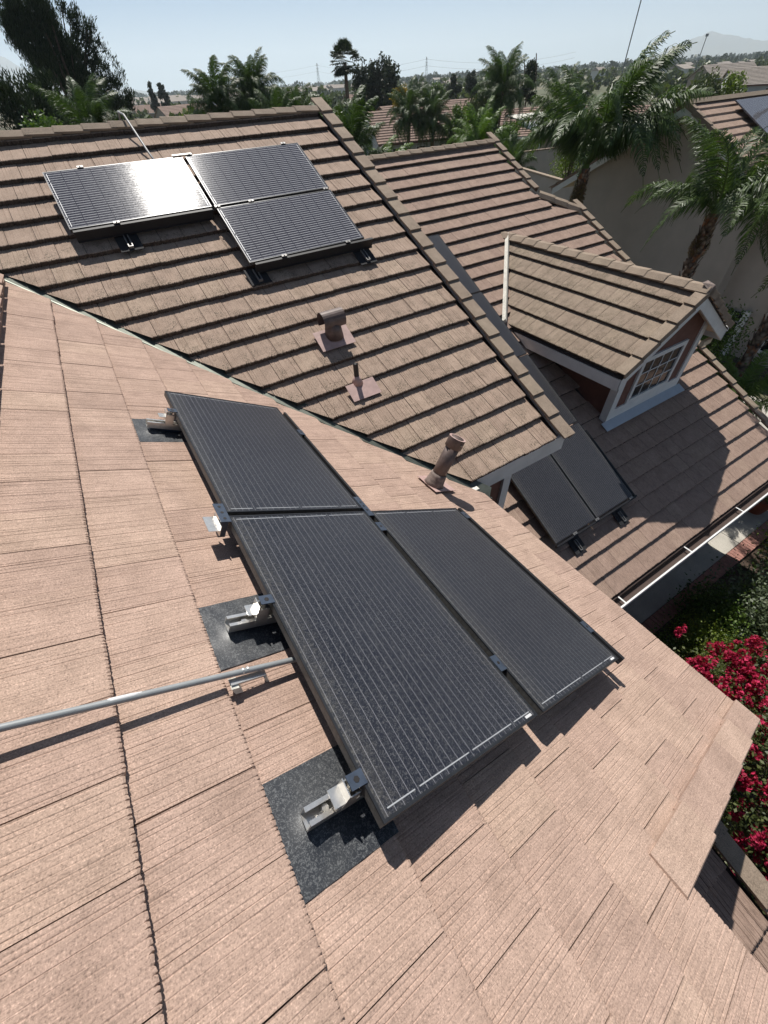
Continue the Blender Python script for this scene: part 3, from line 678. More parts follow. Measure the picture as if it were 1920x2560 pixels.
o = MB().box(0, PL+.02, -.012, .018, -.05, .0).box(0, PL, .018, .028, -.05, -.035).obj('array_rail', M['skirt'], None, axm(nearM(U0+2*PWID+G2+.055, Y3-.02).translation, (0, 1, 0), nB))
tag(o, 'black rail along the downhill edge of the lowest near panel', 'rail')
o = MB().box(0, 1.45, -.012, .010, -.05, -.004).obj('array_rail', M['skirt'], None, axm(nearM(U0+PWID+.05, Y1+.12).translation, (0, 1, 0), nB))
tag(o, 'black rail along the downhill edge of the farthest near panel', 'rail')
# clamps between panels
def clamp(M4, label, n=1, mat='clamp'):
    root = empty('panel_clamp', M4=M4); tag(root, label, 'clamp', 'clamps holding the panels')
    L = .032*n+.02 if n > 1 else .046
    p = MB().box(-.026, .026, -L, L, .0005, .0045); p.obj('plate', M[mat], root)
    for i in range(n):
        y = (i-(n-1)/2)*.048
        MB().tube([(0, y, -.002), (0, y, .0062)], .0095, 6).obj('bolt', M['black'], root)
    MB().box(-.012, .012, -L*.6, L*.6, -.06, .0005).obj('stem', M['alu'] if mat == 'clamp' else M['skirt'], root)
    return root
clamp(nearM(U0+PWID+G2/2, Y1+.02), 'long dark clamp plate where the three near panels meet', 3)
clamp(nearM(U0+PWID+G2/2, Y1-.22), 'single dark clamp just below the junction of the three near panels', 1)
clamp(nearM(U0+PWID+G2/2, Y3+.30), 'dark clamp between the two bottom near panels, near their lower ends', 1)
clamp(nearM(U0+2*PWID+G2+.02, Y3+PL-.11), 'small dark clamp at the upper corner of the lowest near panel', 1)
clamp(nearM(U0+2*PWID+G2+.02, Y3+.26), 'small dark clamp near the lower corner of the lowest near panel', 1)
clamp(nearM(U0+PWID+.03, Y1+1.15), 'small dark clamp on the downhill edge of the farthest near panel', 1)
for (x, v, lb) in ((AX+.42, AV+.012, 'small metal clamp on the top edge of the glaring panel'), (AX+PL+AG+.06, AV+.012, 'metal clamp on the top edge between the two upper panels'),
                   (AX+2*PL-.18, AV+.012, 'small metal clamp at the top right corner of the upper right panel'), (AX+PL+AG+.02, AV-PWID-.02, 'metal clamp at the centre corner where three panels meet'),
                   (AX+PL+.52, AV-PWID-.02, 'metal clamp in the middle of the gap between right hand panels'), (AX+2*PL-.02, AV-PWID-.02, 'metal clamp at the right end of the gap between right hand panels'),
                   (AX+.50, AV-PWID-.012, 'small metal clamp on the bottom edge of the glaring panel'), (AX+PL+.50, AV-2*PWID-AG-.012, 'small metal clamp left on the bottom edge of the lowest main roof panel'),
                   (AX+2*PL-.22, AV-2*PWID-AG-.012, 'small metal clamp right on the bottom edge of the lowest main roof panel')):
    root = empty('panel_clamp', M4=mainM(x, v)); tag(root, lb, 'clamp', 'clamps holding the panels')
    MB().box(-.035, .035, -.016, .016, .001, .010).obj('plate', M['clip'], root); MB().tube([(0, 0, -.05), (0, 0, .018)], .007, 6).obj('bolt', M['clip'], root)
o = MB().box(-.14, .10, -.014, .014, .002, .012).obj('panel_clamp', M['clip'], None, mainM(AX+PL+AG/2, AV+.015)); tag(o, 'long silver splice bar on the top edge where two panels meet', 'clamp', 'clamps holding the panels')
for (x, lb) in ((CR-2*PWID+.42, 'small clamp left on the bottom edge of the lower roof pair'), (CR-PWID-.01, 'silver clamp at the seam on the bottom edge of the lower roof pair'), (CR-.08, 'small clamp at the right end of the lower roof pair')):
    root = empty('panel_clamp', M4=lowM(x, CV-.02)); tag(root, lb, 'clamp', 'clamps holding the panels')
    MB().box(-.045, .045, -.02, .02, -.005, .008).obj('plate', M['clip'], root); MB().tube([(0, 0, -.05), (0, 0, .016)], .008, 6).obj('bolt', M['clip'], root)

# flashing squares and adjustable feet on the near roof
def near_mount(y, label, wide=.36, full=True):
    h = .16
    S = frameM(B0-nB*.16+Vector((0, y, 0)), dB, (0, 1, 0), nB)   # on the tile surface under the panel corner
    root = empty('roof_mount', M4=S); tag(root, label, 'roof mount', 'roof mounts of the near array')
    # flashing sheet dressed over the tile, with the raised dome round the foot
    nx, ny = 14, 16; vs = []; fs = []
    x0, x1 = -.226, .15
    for i in range(nx+1):
        for j in range(ny+1):
            x = x0+(x1-x0)*i/nx; yy = -wide/2+wide*j/ny
            d = math.hypot((x+.10), (yy+.02))
            vs.append((x, yy, .005-.034*(.144-x)/.375+.018*math.exp(-(d/.055)**2)+.0012*math.sin(i*1.7+j*.9)))
    for i in range(nx):
        for j in range(ny): a = i*(ny+1)+j; fs.append((a, a+ny+1, a+ny+2, a+1))
    m_ = MB().quadset(vs, fs); f = m_.obj('flashing', M['flash'], root, None, True)
    if full:
        c = MB()      # aluminium channel, pointing down the slope under the panel
        c.box(-.155, .12, -.026, .026, .014, .018).box(-.155, .12, -.030, -.026, .014, .060).box(-.155, .12, .026, .030, .014, .060)
        c.box(-.155, .12, -.026, -.014, .056, .060).box(-.155, .12, .014, .026, .056, .060)
        c.obj('channel', M['alu'], root)
        MB().tube([(-.08, 0, .010), (-.08, 0, .046)], .013, 8).obj('bolt', M['alu'], root)
        MB().box(-.13, .08, -.018, .018, -.02, .014).obj('foot', M['clamp'], root)
    b = MB()          # leveling bracket, plate bent outwards
    b.box(-.085, -.038, -.036, .026, .112, .116).box(-.042, -.038, -.036, .026, .075, .158).box(-.038, .016, -.034, -.030, .045, .135).box(-.038, .016, .020, .024, .045, .135)
    b.obj('bracket', M['alu'], root)
    MB().tube([(0, 0, .03), (0, 0, .164)], .009, 8).obj('stud', M['alu'], root)
    MB().box(-.030, .036, -.026, .026, .1605, .165).obj('plate', M['clamp'], root)
    MB().tube([(.003, .0, .1600), (.003, .0, .1662)], .012, 6).obj('bolt_hole', M['black'], root)
    return root
near_mount(.318, 'silver foot on a black flashing square at the panel corner nearest the viewer')
near_mount(1.165, 'silver foot on a black flashing square beside the grey conduit')
near_mount(3.13, 'silver foot on a black flashing square at the far panel corner')
root = empty('panel_clamp', M4=frameM(B0-nB*.16+Vector((0, 1.84, 0)), dB, (0, 1, 0), nB)); tag(root, 'pale angled bracket with a long blue-grey plate at the seam of the two left panels', 'clamp', 'clamps holding the panels')
MB().box(-.098, -.034, -.11, .02, .118, .122).box(-.038, -.034, -.11, .02, .085, .150).obj('bracket', M['alu'], root)
MB().box(-.034, .024, -.085, .085, .1605, .165).obj('plate', M['clamp'], root)
for y in (-.055, .0, .055): MB().tube([(-.004, y, .160), (-.004, y, .1662)], .010, 6).obj('bolt_hole', M['black'], root)
MB().box(-.03, .01, -.08, -.04, .05, .16).obj('stem', M['clamp'], root)
# flashings with hooks below the main roof array
def hook(F, Mf, x, y, label, z):
    P = Vector((x, y, z(y)+.012)); S = frameM(P, Mf[0], Mf[1], Mf[2]); root = empty('roof_hook', M4=S); tag(root, label, 'roof mount', 'hooks below the far arrays')
    MB().box(-.13, .13, -.11, .16, -.004, .004).obj('flashing', M['matte'], root)
    for s_ in (-.022, .022): MB().box(s_-.006, s_+.006, -.07, .12, .004, .035).obj('hook_arm', M['clip'], root)
    MB().box(-.028, .028, -.08, -.068, .004, .035).obj('hook_toe', M['clip'], root)
for (x, y, lb) in ((.42, 6.52, 'metal hook on a black flashing below the glaring panel'), (1.64, 5.68, 'left metal hook on a black flashing below the lowest main roof panel'), (3.18, 5.60, 'right metal hook on a black flashing below the lowest main roof panel')):
    hook(FA, ((1, 0, 0), vA, nA), x, y, lb, zA)
for (x, lb) in ((4.85, 'left hook under the bottom edge of the lower roof panels'), (6.0, 'right hook under the bottom edge of the lower roof panels')): hook(FC, ((1, 0, 0), vC, nC), x, 1.93, lb, zC)

# ================================================================== conduits, vents
CY = .903
cd = empty('grey_conduit', (-.81, .91, -1.24)); tag(cd, 'grey painted electrical conduit running across the near roof tiles to the panels', 'conduit')
def cpt(x): return (x, .888-.075*(x+.03), zB(x)+.066)
wpart('pipe', MB().tube([cpt(x) for x in np.linspace(-1.6, .12, 12)], .0125, 12), M['conduit'], cd, True)
wpart('worn_paint', MB().tube([Vector(cpt(x))+Vector((0, .003, .0035)) for x in np.linspace(-.62, -.49, 6)], [.004, .0105, .0108, .0108, .009, .004], 10), M['sticker'], cd, True)
for x in (-.205, -.188): wpart('strap', MB().tube([(x, CY, zB(x)+.0655), (x+.006, CY, zB(x)+.0635)], .0150, 12), M['alu'], cd)
wpart('strut', MB().prism([(-.26, CY-.036, zB(-.26)+.030), (-.13, CY-.036, zB(-.13)+.030), (-.13, CY-.036, zB(-.13)+.042), (-.26, CY-.036, zB(-.26)+.042)], (0, .028, 0)), M['alu'], cd)
wpart('foam_block', MB().prism([(-.265, CY-.05, zB(-.265)-.02), (-.238, CY-.05, zB(-.238)-.02), (-.238, CY-.05, zB(-.238)+.032), (-.265, CY-.05, zB(-.265)+.032)], (0, .05, 0)), M['whiteold'], cd)
wpart('foam_block', MB().prism([(-.145, CY-.04, zB(-.145)-.02), (-.135, CY-.04, zB(-.135)-.02), (-.135, CY-.04, zB(-.135)+.032), (-.145, CY-.04, zB(-.145)+.032)], (0, .03, 0)), M['whiteold'], cd)
o = MB().tube([(1.10, 8.9, -.40), (1.115, 8.64, -.13), (1.14, 8.42, -.16), (1.20, 7.85, zA(7.85)+.05), (1.24, 7.4, zA(7.4)+.05)], .014, 8).obj('ridge_conduit', M['conduit2'], None, None, True)
tag(o, 'weathered thin conduit bent over the main roof ridge down to the panels', 'conduit')
# hooded vent on the main roof
hv = empty('hooded_vent', (2.10, 4.66, zA(4.66))); tag(hv, 'brown hooded round vent with a half barrel cap on the main roof', 'roof vent')
wpart('flashing', MB().prism([FA.P(1.86, 2.27, .012), FA.P(2.32, 2.27, .012), FA.P(2.32, 2.56, .026), FA.P(1.86, 2.56, .026)], FA.n*.004), M['ventflash'], hv)
zc_ = zA(4.66)
wpart('cone', MB().tube([(2.11, 4.65, zc_-.02), (2.11, 4.65, zc_+.18)], [.12, .09], 20), M['vent'], hv, True)
bm_ = MB(); segs = 18; r_o = .108
ring = [(math.cos(a), math.sin(a)) for a in np.linspace(math.radians(-38), math.radians(218), segs)]
vs = []
for x in (1.965, 2.255):
    for rad in (r_o, r_o-.006):
        for (c_, s_) in ring: vs.append((x, 4.66+c_*rad, zc_+.195+s_*rad))
fs = []
for i in range(segs-1):
    fs += [(i, i+1, 2*segs+i+1, 2*segs+i), (segs+i, 3*segs+i, 3*segs+i+1, segs+i+1), (i, segs+i, segs+i+1, i+1), (2*segs+i, 2*segs+i+1, 3*segs+i+1, 3*segs+i)]
bm_.quadset(vs, fs)
wpart('barrel_cap', bm_, M['vent'], hv, False)
# plumbing vent
pv = empty('plumbing_vent', (2.03, 3.98, zA(3.98))); tag(pv, 'short black plumbing pipe standing in a pale pink flashing on the main roof', 'roof vent')
wpart('flashing', MB().prism([FA.P(1.86, 1.49, .012), FA.P(2.24, 1.49, .012), FA.P(2.24, 1.72, .024), FA.P(1.86, 1.72, .024)], FA.n*.004), M['ventflash'], pv)
wpart('collar', MB().tube([(2.03, 3.99, zA(3.99)), (2.03, 3.99, zA(3.99)+.10)], [.075, .032], 16), M['ventflash'], pv, True)
wpart('pipe', MB().tube([(2.03, 3.99, zA(3.99)), (2.03, 3.99, zA(3.99)+.25)], .030, 16, False).tube([(2.03, 3.99, zA(3.99)+.25), (2.03, 3.99, zA(3.99)+.02)], .025, 16, True), M['black'], pv, True)
# flue standing square to the near roof, close to the valley
fl0 = Vector((2.005, 2.42, zB(2.005))); fl = empty('metal_flue', tuple(fl0)); tag(fl, 'tall brown metal flue with an open collared top beside the valley', 'flue pipe')
def fp(l, dx=0, dy=0): return fl0+nB*l+dB*dx+Vector((0, dy, 0))
wpart('flashing', MB().prism([fp(.012, -.10, -.15), fp(.014, .24, -.12), fp(.014, .20, .17), fp(.012, -.12, .15)], nB*.004), M['ventflash'], fl)
wpart('mastic_collar', MB().tube([fp(0), fp(.05), fp(.12), fp(.15)], [.115, .098, .088, .082], 20), M['rust'], fl, True)
wpart('pipe', MB().tube([fp(.05), fp(.50)], .074, 28), M['vent'], fl, True)
wpart('cap_collar', MB().tube([fp(.455), fp(.46), fp(.565)], [.078, .088, .088], 28, False).tube([fp(.565), fp(.50)], .074, 28, True), M['vent'], fl, True)
rim = MB(); n_ = 28; vs = []
for rad in (.089, .068):
    for j in range(n_): a = 2*math.pi*j/n_; vs.append(fp(.567)+dB*math.cos(a)*rad+Vector((0, 1, 0))*math.sin(a)*rad)
rim.quadset(vs, [(j, (j+1) % n_, n_+(j+1) % n_, n_+j) for j in range(n_)]); wpart('rim', rim, M['ventflash'], fl)
wpart('screw', MB().tube([fp(.52)-Vector((0, .085, 0)), fp(.52)-Vector((0, .10, 0))], .008, 8), M['alu'], fl)

# ================================================================== ground, path, borders
def azp(az, d, z=GZ):
    a = math.radians(az); return Vector((math.sin(a)*d, math.cos(a)*d, z))
def ground_mat():
    m, nt, b = new_mat('ground'); v = coords(nt, rand=False)
    sx = nt.nodes.new('ShaderNodeVectorMath'); sx.operation = 'LENGTH'; nt.links.new(v, sx.inputs[0])
    near = ramp(nt, noise(nt, v, 1.5, 6), [(0.35, (0.055, 0.048, 0.032)), (0.65, (0.10, 0.095, 0.05))])
    vo = nt.nodes.new('ShaderNodeTexVoronoi'); vo.inputs['Scale'].default_value = 0.0028; nt.links.new(v, vo.inputs['Vector'])
    far = ramp(nt, vo.outputs['Color'], [(0.2, (0.10, 0.115, 0.05)), (0.45, (0.19, 0.155, 0.10)), (0.6, (0.13, 0.13, 0.065)), (0.85, (0.24, 0.20, 0.14))])
    far = mix(nt, ramp(nt, noise(nt, v, 0.02, 5), [(0.4, (0, 0, 0)), (0.6, (0.7, 0.7, 0.7))]), far, (0.07, 0.08, 0.04))
    f = nt.nodes.new('ShaderNodeMapRange'); f.inputs[1].default_value = 150; f.inputs[2].default_value = 420; nt.links.new(sx.outputs['Value'], f.inputs[0])
    nt.links.new(mix(nt, f.outputs[0], near, far), b.inputs['Base Color']); b.inputs['Roughness'].default_value = 0.95
    return m
gm = MB(); R_ = 14000
gm.quadset([(-R_, -2000, GZ), (R_, -2000, GZ), (R_, R_, GZ), (-R_, R_, GZ)], [(0, 1, 2, 3)])
tag(gm.obj('ground', ground_mat()), kind='structure')
path = MB()
for a, b in ((2.0, 6.38), (6.395, 10.35), (10.365, 11.02), (11.035, 15.5)): path.box(a, b, .76, 1.7, GZ+.0, GZ+.06)
path.box(11.035, 18.5, 1.71, 8.5, GZ+.0, GZ+.055)
tag(path.obj('concrete_path', M['concrete']), kind='structure')
bb = MB().box(2.0, 15.5, .44, .755, GZ, GZ+.045).obj('brick_border', M['deck']); tag(bb, kind='structure')
bmesh_ = [MB().box(0.004, .094, .455, .745, GZ+.0451, GZ+.080+.002*i).mesh('brick_%d' % i, M['brick']) for i in range(3)]
for i in range(96):
    sub('brick', bmesh_[i % 3], None, bb, Matrix.Translation((5.6+i*.10, rnd.uniform(-.006, .006), rnd.uniform(-.003, .003))))
soil = MB().quadset([(2, -9, GZ+.012), (24, -9, GZ+.012), (24, .43, GZ+.012), (2, .43, GZ+.012)], [(0, 1, 2, 3)])
tag(soil.obj('garden_soil', plain('garden_soil', (0.06, 0.04, 0.028), 0.95, 0, 0.35, 4, .01)), kind='structure')

# ================================================================== plants
def quad_leaves(n, pts, size, r, elong=1.6, droop=None, jitter=0.35):
    """n leaf quads at pts (n,3); random facing, or following 'droop' directions"""
    d = r.normal(size=(n, 3)) if droop is None else droop+r.normal(size=(n, 3))*jitter
    d /= np.linalg.norm(d, axis=1, keepdims=True)+1e-9
    q = r.normal(size=(n, 3)); s_ = np.cross(d, q); s_ /= np.linalg.norm(s_, axis=1, keepdims=True)+1e-9
    L = size*r.uniform(.7, 1.3, (n, 1)); Wd = L/elong
    a = pts-d*L*.5; b = pts+d*L*.5
    V = np.stack([a, pts+s_*Wd*.5, b, pts-s_*Wd*.5], 1).reshape(-1, 3)
    F = np.arange(n*4).reshape(-1, 4); return V, F
def clump_pts(blobs, n, r, shell=0.55):
    """points inside ellipsoids (cx,cy,cz,rx,ry,rz), denser towards their shells, gathered in sprays"""
    vol = np.array([b[3]*b[4]*b[5] for b in blobs])**.75; vol /= vol.sum()
    idx = r.choice(len(blobs), n, p=vol); B = np.array(blobs)[idx]
    d = r.normal(size=(n, 3)); d /= np.linalg.norm(d, axis=1, keepdims=True)
    rad = shell+(1-shell)*r.uniform(0, 1, (n, 1)); rad *= 1+.10*np.sin(d[:, :1]*9+B[:, :1]*3)+.10*np.sin(d[:, 1:2]*11+B[:, 2:3]*5)
    return B[:, :3]+d*rad*B[:, 3:6], d
def crown_mesh(name, blobs, n_spray, per, size, mat, seed, elong=1.8, spread=.12, direction=None, shell=.5, jitter=.5):
    r = np.random.RandomState(seed); P, d = clump_pts(blobs, n_spray, r, shell)
    P = np.repeat(P, per, 0)+r.normal(size=(n_spray*per, 3))*spread
    dd = None
    if direction is not None: dd = np.repeat(d*.35, per, 0)+np.array(direction)
    V, F = quad_leaves(len(P), P, size, r, elong, dd, jitter); return raw_mesh(name, V, F, mat)
def rand_blobs(r, n, rx, rz, z0, br, column=False):
    out = []
    for _ in range(n):
        a = r.uniform(0, 2*math.pi); t = r.uniform(0, 1); rad = math.sqrt(r.uniform(0, 1))*rx*(math.sin(math.pi*(.15+.8*t)) if not column else (1-t*.75))
        k = br*r.uniform(.65, 1.2); out.append((math.cos(a)*rad, math.sin(a)*rad, z0+t*rz, k, k, k*(1.0 if not column else 1.5)))
    return out
def tree(name, az, d, h, rx, mat, label, seed, group='trees among the houses', z0=.25, br=.33, n=520, per=12, size=.22, column=False, spread=.16, blobs=None, cat='tree', dirn=None, elong=1.8, nb=16, base=GZ, jitter=.5, trunk_r=.14):
    p = azp(az, d, base); root = empty(name, tuple(p)); tag(root, label, cat, group)
    r = random.Random(seed)
    bl = blobs or rand_blobs(r, nb, rx*.72, h*(.95-z0), h*z0+.2, rx*br, column)
    t_ = MB(); tp = h*(z0+.25)
    t_.tube([(0, 0, 0), (rx*.03, 0, tp*.5), (-rx*.02, rx*.02, tp)], [trunk_r, trunk_r*.8, trunk_r*.5], 8)
    for b in bl[:7]: t_.tube([(0, 0, tp*r.uniform(.5, .95)), (b[0]*.5, b[1]*.5, (tp+b[2])*.52), (b[0], b[1], b[2])], [trunk_r*.45, trunk_r*.3, trunk_r*.1], 5)
    t_.obj('trunk', M['bark'], root)
    link('crown', crown_mesh(name+'_crown', bl, n, per, size, M[mat], seed, elong, spread, dirn, .35, jitter), root)
    return root

# feathery frond of a queen palm, three shapes, built once and shared
def frond_mesh(name, L, arch, droop, seed, mat, n=104, ll=.70, wind=0.0):
    r = random.Random(seed); V = []; F = []
    def rach(t):
        a = arch*t*t
        return Vector((wind*t*t*L*.35, L*(t-.16*a*t), L*(.34*t-.52*a*t*t)))
    mb = MB(); pts = [rach(i/10) for i in range(11)]
    mb.tube(pts, [.022*(1-.8*i/10)+.004 for i in range(11)], 4, False)
    for i in range(n):
        t = .16+.84*i/n; p = rach(t); tg = (rach(min(1, t+.02))-rach(t-.02)).normalized()
        sd = tg.cross(Vector((0, 0, 1))).normalized(); upv = sd.cross(tg)
        for s_ in (-1, 1):
            l = ll*(math.sin(math.pi*min(1, .18+t*.85))**.6)*r.uniform(.8, 1.1)
            d0 = (sd*s_*r.uniform(.55, 1.0)+tg*r.uniform(.35, .75)+upv*r.uniform(-.35, .45)).normalized()
            a = p; w = .0135; q1 = p+d0*l*.4; q2 = q1+(d0*.8+Vector((wind*.5, 0, -droop*r.uniform(.5, 1.1)))).normalized()*l*.35; q3 = q2+(d0*.35+Vector((wind*.8, 0, -droop*1.6))).normalized()*l*.32
            ws = tg.cross(d0).cross(d0).normalized()
            if ws.length < .1: ws = tg
            k = len(V)
            V += [a-ws*w*.6, a+ws*w*.6, q1-ws*w, q1+ws*w, q2-ws*w*.8, q2+ws*w*.8, q3-ws*.003, q3+ws*.003]
            F += [(k, k+1, k+3, k+2), (k+2, k+3, k+5, k+4), (k+4, k+5, k+7, k+6)]
    mb.quadset(V, F)
    me = bpy.data.meshes.new(name); me.from_pydata(mb.v, [], mb.f); me.update(); me.materials.append(mat); return me
FR = {}
for mk in ('frond', 'frond2'):
    for wd in (0.0, 0.8):
        FR[mk, wd] = [frond_mesh('%s_shape_%d' % (mk, i), 3.0, a, dr, i+3, M[mk], wind=wd) for i, (a, dr) in enumerate(((.55, .9), (1.0, 1.2), (1.45, 1.3)))]
DEAD = frond_mesh('dead_frond_shape', 3.0, .5, 1.4, 77, M['straw'], n=60)
def palm(az, d, zc, L, label, mat='frond', nf=26, seed=1, group='queen palms', tr=.17, lean=(0, 0), wind=0.0, boots=True, winddir=0.0, name='queen_palm', low=-.55, base=GZ):
    """zc: height of the crown's heart; L: frond length"""
    p = azp(az, d, base); root = empty(name, tuple(p)); tag(root, label, 'palm tree', group)
    r = random.Random(seed); H = zc-base
    t_ = MB(); nseg = 22; pts = []; rs = []
    for i in range(nseg+1):
        f = i/nseg; pts.append((lean[0]*(1-f)**1.5, lean[1]*(1-f)**1.5, H*f)); rs.append(tr*(1.0-.35*f+.10*math.sin(i*2.1))*(1.0 if f < .82 else 1.25))
    t_.tube(pts, rs, 10)
    if boots:      # old leaf bases clasping the trunk
        for i in range(70):
            f = .52+.46*i/70; a = i*2.4; q = Vector((lean[0]*(1-f)**1.5, lean[1]*(1-f)**1.5, H*f)); o_ = Vector((math.cos(a), math.sin(a), 0)); s_ = Vector((-math.sin(a), math.cos(a), 0)); rr_ = tr*.78; w = .07
            t_.prism([q+o_*rr_-s_*w, q+o_*rr_+s_*w, q+o_*(rr_+.07)+s_*w*.3+Vector((0, 0, .20)), q+o_*(rr_+.07)-s_*w*.3+Vector((0, 0, .20))], o_*.018)
    t_.obj('trunk', M['palmbark'], root)
    sh = MB(); sh.tube([(0, 0, H-.1), (0, 0, H+.5*L/3)], [tr*.8, tr*.25], 8); sh.obj('crownshaft', M['frond2'], root)
    for i in range(nf):
        t = (i+.5)/nf; a = i*2.39996+r.uniform(-.2, .2)
        el = 1.42-1.95*t+r.uniform(-.14, .14)       # from upright to hanging
        el = max(el, low)
        k = 0 if t < .33 else (1 if t < .7 else 2)
        me = FR[mat, .8 if wind else 0.0][k]
        if wind:
            a = a+wind*math.sin(winddir-a)           # blown towards winddir
        Mx = Matrix.Translation((0, 0, H+.05)) @ Matrix.Rotation(a-math.pi/2, 4, 'Z') @ Matrix.Rotation(el-.35, 4, 'X') @ Matrix.Scale(L/3.0*r.uniform(.85, 1.12), 4)
        link('frond', me, root, None, None, None).matrix_basis = Mx
    if boots and d < 30:
        for i in range(4):
            a = r.uniform(0, 6.28)
            link('dead_frond', DEAD, root).matrix_basis = Matrix.Translation((0, 0, H-.15)) @ Matrix.Rotation(a, 4, 'Z') @ Matrix.Rotation(-1.5, 4, 'X') @ Matrix.Scale(L/3.0*.38, 4)
    return root
PX = lambda az: math.pi/2-math.radians(az)     # heading of an azimuth, counter-clockwise from +X
# queen palms close by, between the houses
palm(53.2, 22.5, -2.75, 3.9, 'tall windblown queen palm rising above the neighbour\'s lower eave, largest of all', nf=40, seed=4, wind=.35, winddir=PX(110), tr=.20, lean=(-.1, .1), low=.78)
palm(66.0, 15.2, -2.7, 2.5, 'queen palm with a shaggy leaning trunk in front of the neighbour\'s stucco wall', nf=22, seed=9, tr=.15, lean=(-.9, -.35), wind=.3, winddir=PX(100), low=.45)
palm(75.0, 13.5, -1.7, 2.5, 'queen palm with shining drooping fronds cut by the right edge of the picture', nf=28, seed=14, tr=.15, wind=.25, winddir=PX(110))
palm(76.0, 13.0, -6.5, 1.7, 'low bright feathery palm below the rake of the lower roof', 'frond2', nf=26, seed=15, boots=False, tr=.10, low=-.2)
# palms farther out
palm(49.6, 58, -2.5, 3.4, 'palm with a thin bare dark trunk standing by the white patio cover', nf=20, seed=21, boots=False, tr=.2)
palm(44.0, 62, -1.3, 3.9, 'tall queen palm left of the largest one, over the tiled roofs', nf=36, seed=22, boots=False, wind=.3, winddir=PX(20))
palm(34.9, 62, -2.9, 3.3, 'queen palm left of the pair in front of the white walled house', nf=36, seed=23, tr=.2)
palm(37.4, 62, -3.3, 3.0, 'queen palm right of the pair in front of the white walled house', nf=36, seed=24, tr=.2)
palm(42.2, 44, -4.3, 3.4, 'bright queen palm just behind the lower roof\'s ridge end', 'frond2', nf=36, seed=25, boots=False)
palm(45.8, 38, -4.9, 2.6, 'leafy queen palm behind the top of the lower roof rake', nf=34, seed=26, boots=False)
palm(28.4, 24, -2.9, 3.0, 'dark glossy queen palm right behind the main roof\'s gable end', nf=46, seed=27, boots=False)
palm(31.2, 29, -4.3, 2.9, 'lower green queen palm in the gap between the two roofs', 'frond2', nf=26, seed=28, boots=False)
palm(19.8, 46, -.5, 3.0, 'drooping queen palm reaching highest behind the main roof ridge', nf=44, seed=29, boots=False)
palm(16.4, 44, -.9, 2.9, 'wide queen palm just behind the middle of the main roof ridge', 'frond', nf=44, seed=30, boots=False)
palm(23.6, 42, -2.1, 3.0, 'low queen palm behind the main roof ridge, under the fan palm', nf=40, seed=31, boots=False)
palm(21.6, 40, -2.3, 2.8, 'small queen palm half hidden behind the main roof ridge', nf=36, seed=32, boots=False)
palm(4.4, 34, -1.9, 3.1, 'queen palm with arching fronds in front of the tall dark windblown trees', nf=46, seed=33, boots=False, wind=.3, winddir=PX(60))
palm(35.9, 150, -2.0, 3.4, 'small distant queen palm in front of the far fields', nf=18, seed=34, boots=False)
# fan palm
def fan_palm(az, d, zc, rad):
    p = azp(az, d); root = empty('fan_palm', tuple(p)); tag(root, 'lone fan palm with a round head on a bare trunk against the sky', 'palm tree', 'fan palms')
    H = zc-GZ; MB().tube([(0, 0, 0), (0, 0, H)], [.35, .24], 8).obj('trunk', M['bark'], root)
    V = []; F = []; r = random.Random(3)
    for _ in range(70):
        a = r.uniform(0, 6.28); el = r.uniform(-.7, 1.4); o_ = Vector((math.cos(a)*math.cos(el), math.sin(a)*math.cos(el), math.sin(el))); c0 = Vector((0, 0, H))+o_*rad*.55
        s_ = o_.cross(Vector((0, 0, 1))).normalized(); u_ = s_.cross(o_)
        for j in range(9):
            b = (j-4)*.33; d_ = (o_*math.cos(b)+s_*math.sin(b)).normalized(); tip = c0+d_*rad*.5+Vector((0, 0, -.12*rad*abs(j-4)/4)); w = s_*math.cos(b)*.10-o_*math.sin(b)*.10
            k = len(V); V += [c0, c0+d_*rad*.3+w, tip, c0+d_*rad*.3-w]; F.append((k, k+1, k+2, k+3))
    me = bpy.data.meshes.new('fan_crown'); me.from_pydata(V, [], F); me.update(); link('crown', me, root, M['dark'])
fan_palm(28.85, 85, 2.0, 2.3)
# big windblown trees on the left
def dirblobs(spec, rs): return [(x, 0+rnd.uniform(-rs, rs), z, a, a*.9, b) for x, z, a, b in spec]
D1 = 52.0; k_ = D1*math.radians(1)      # metres per degree
def sp(az, el, w, h): return ((az-4.2)*k_, D1*math.tan(math.radians(el))-GZ, w*k_, h*k_)
s1 = [sp(2.9, 5.3, .5, .9), sp(4.2, 5.3, .5, .9), sp(5.0, 5.0, .42, .8), sp(4.9, 4.0, .55, .8), sp(1.9, 3.6, .4, .7), sp(5.6, 3.0, .5, .6), sp(5.4, 1.6, .8, .7), sp(4.6, .9, .9, .8), sp(1.9, 4.4, .42, .9), sp(2.7, 4.9, .45, .9), sp(3.6, 4.8, .4, .9), sp(2.4, 3.8, .6, .9), sp(3.4, 3.8, .65, .9), sp(4.3, 4.1, .45, .7), sp(2.6, 2.7, .65, .8), sp(3.6, 2.6, .8, .9), sp(4.7, 3.2, .5, .6), sp(3.0, 1.8, .6, .7), sp(4.0, 1.6, .9, .7), sp(5.0, 2.3, .5, .6)]
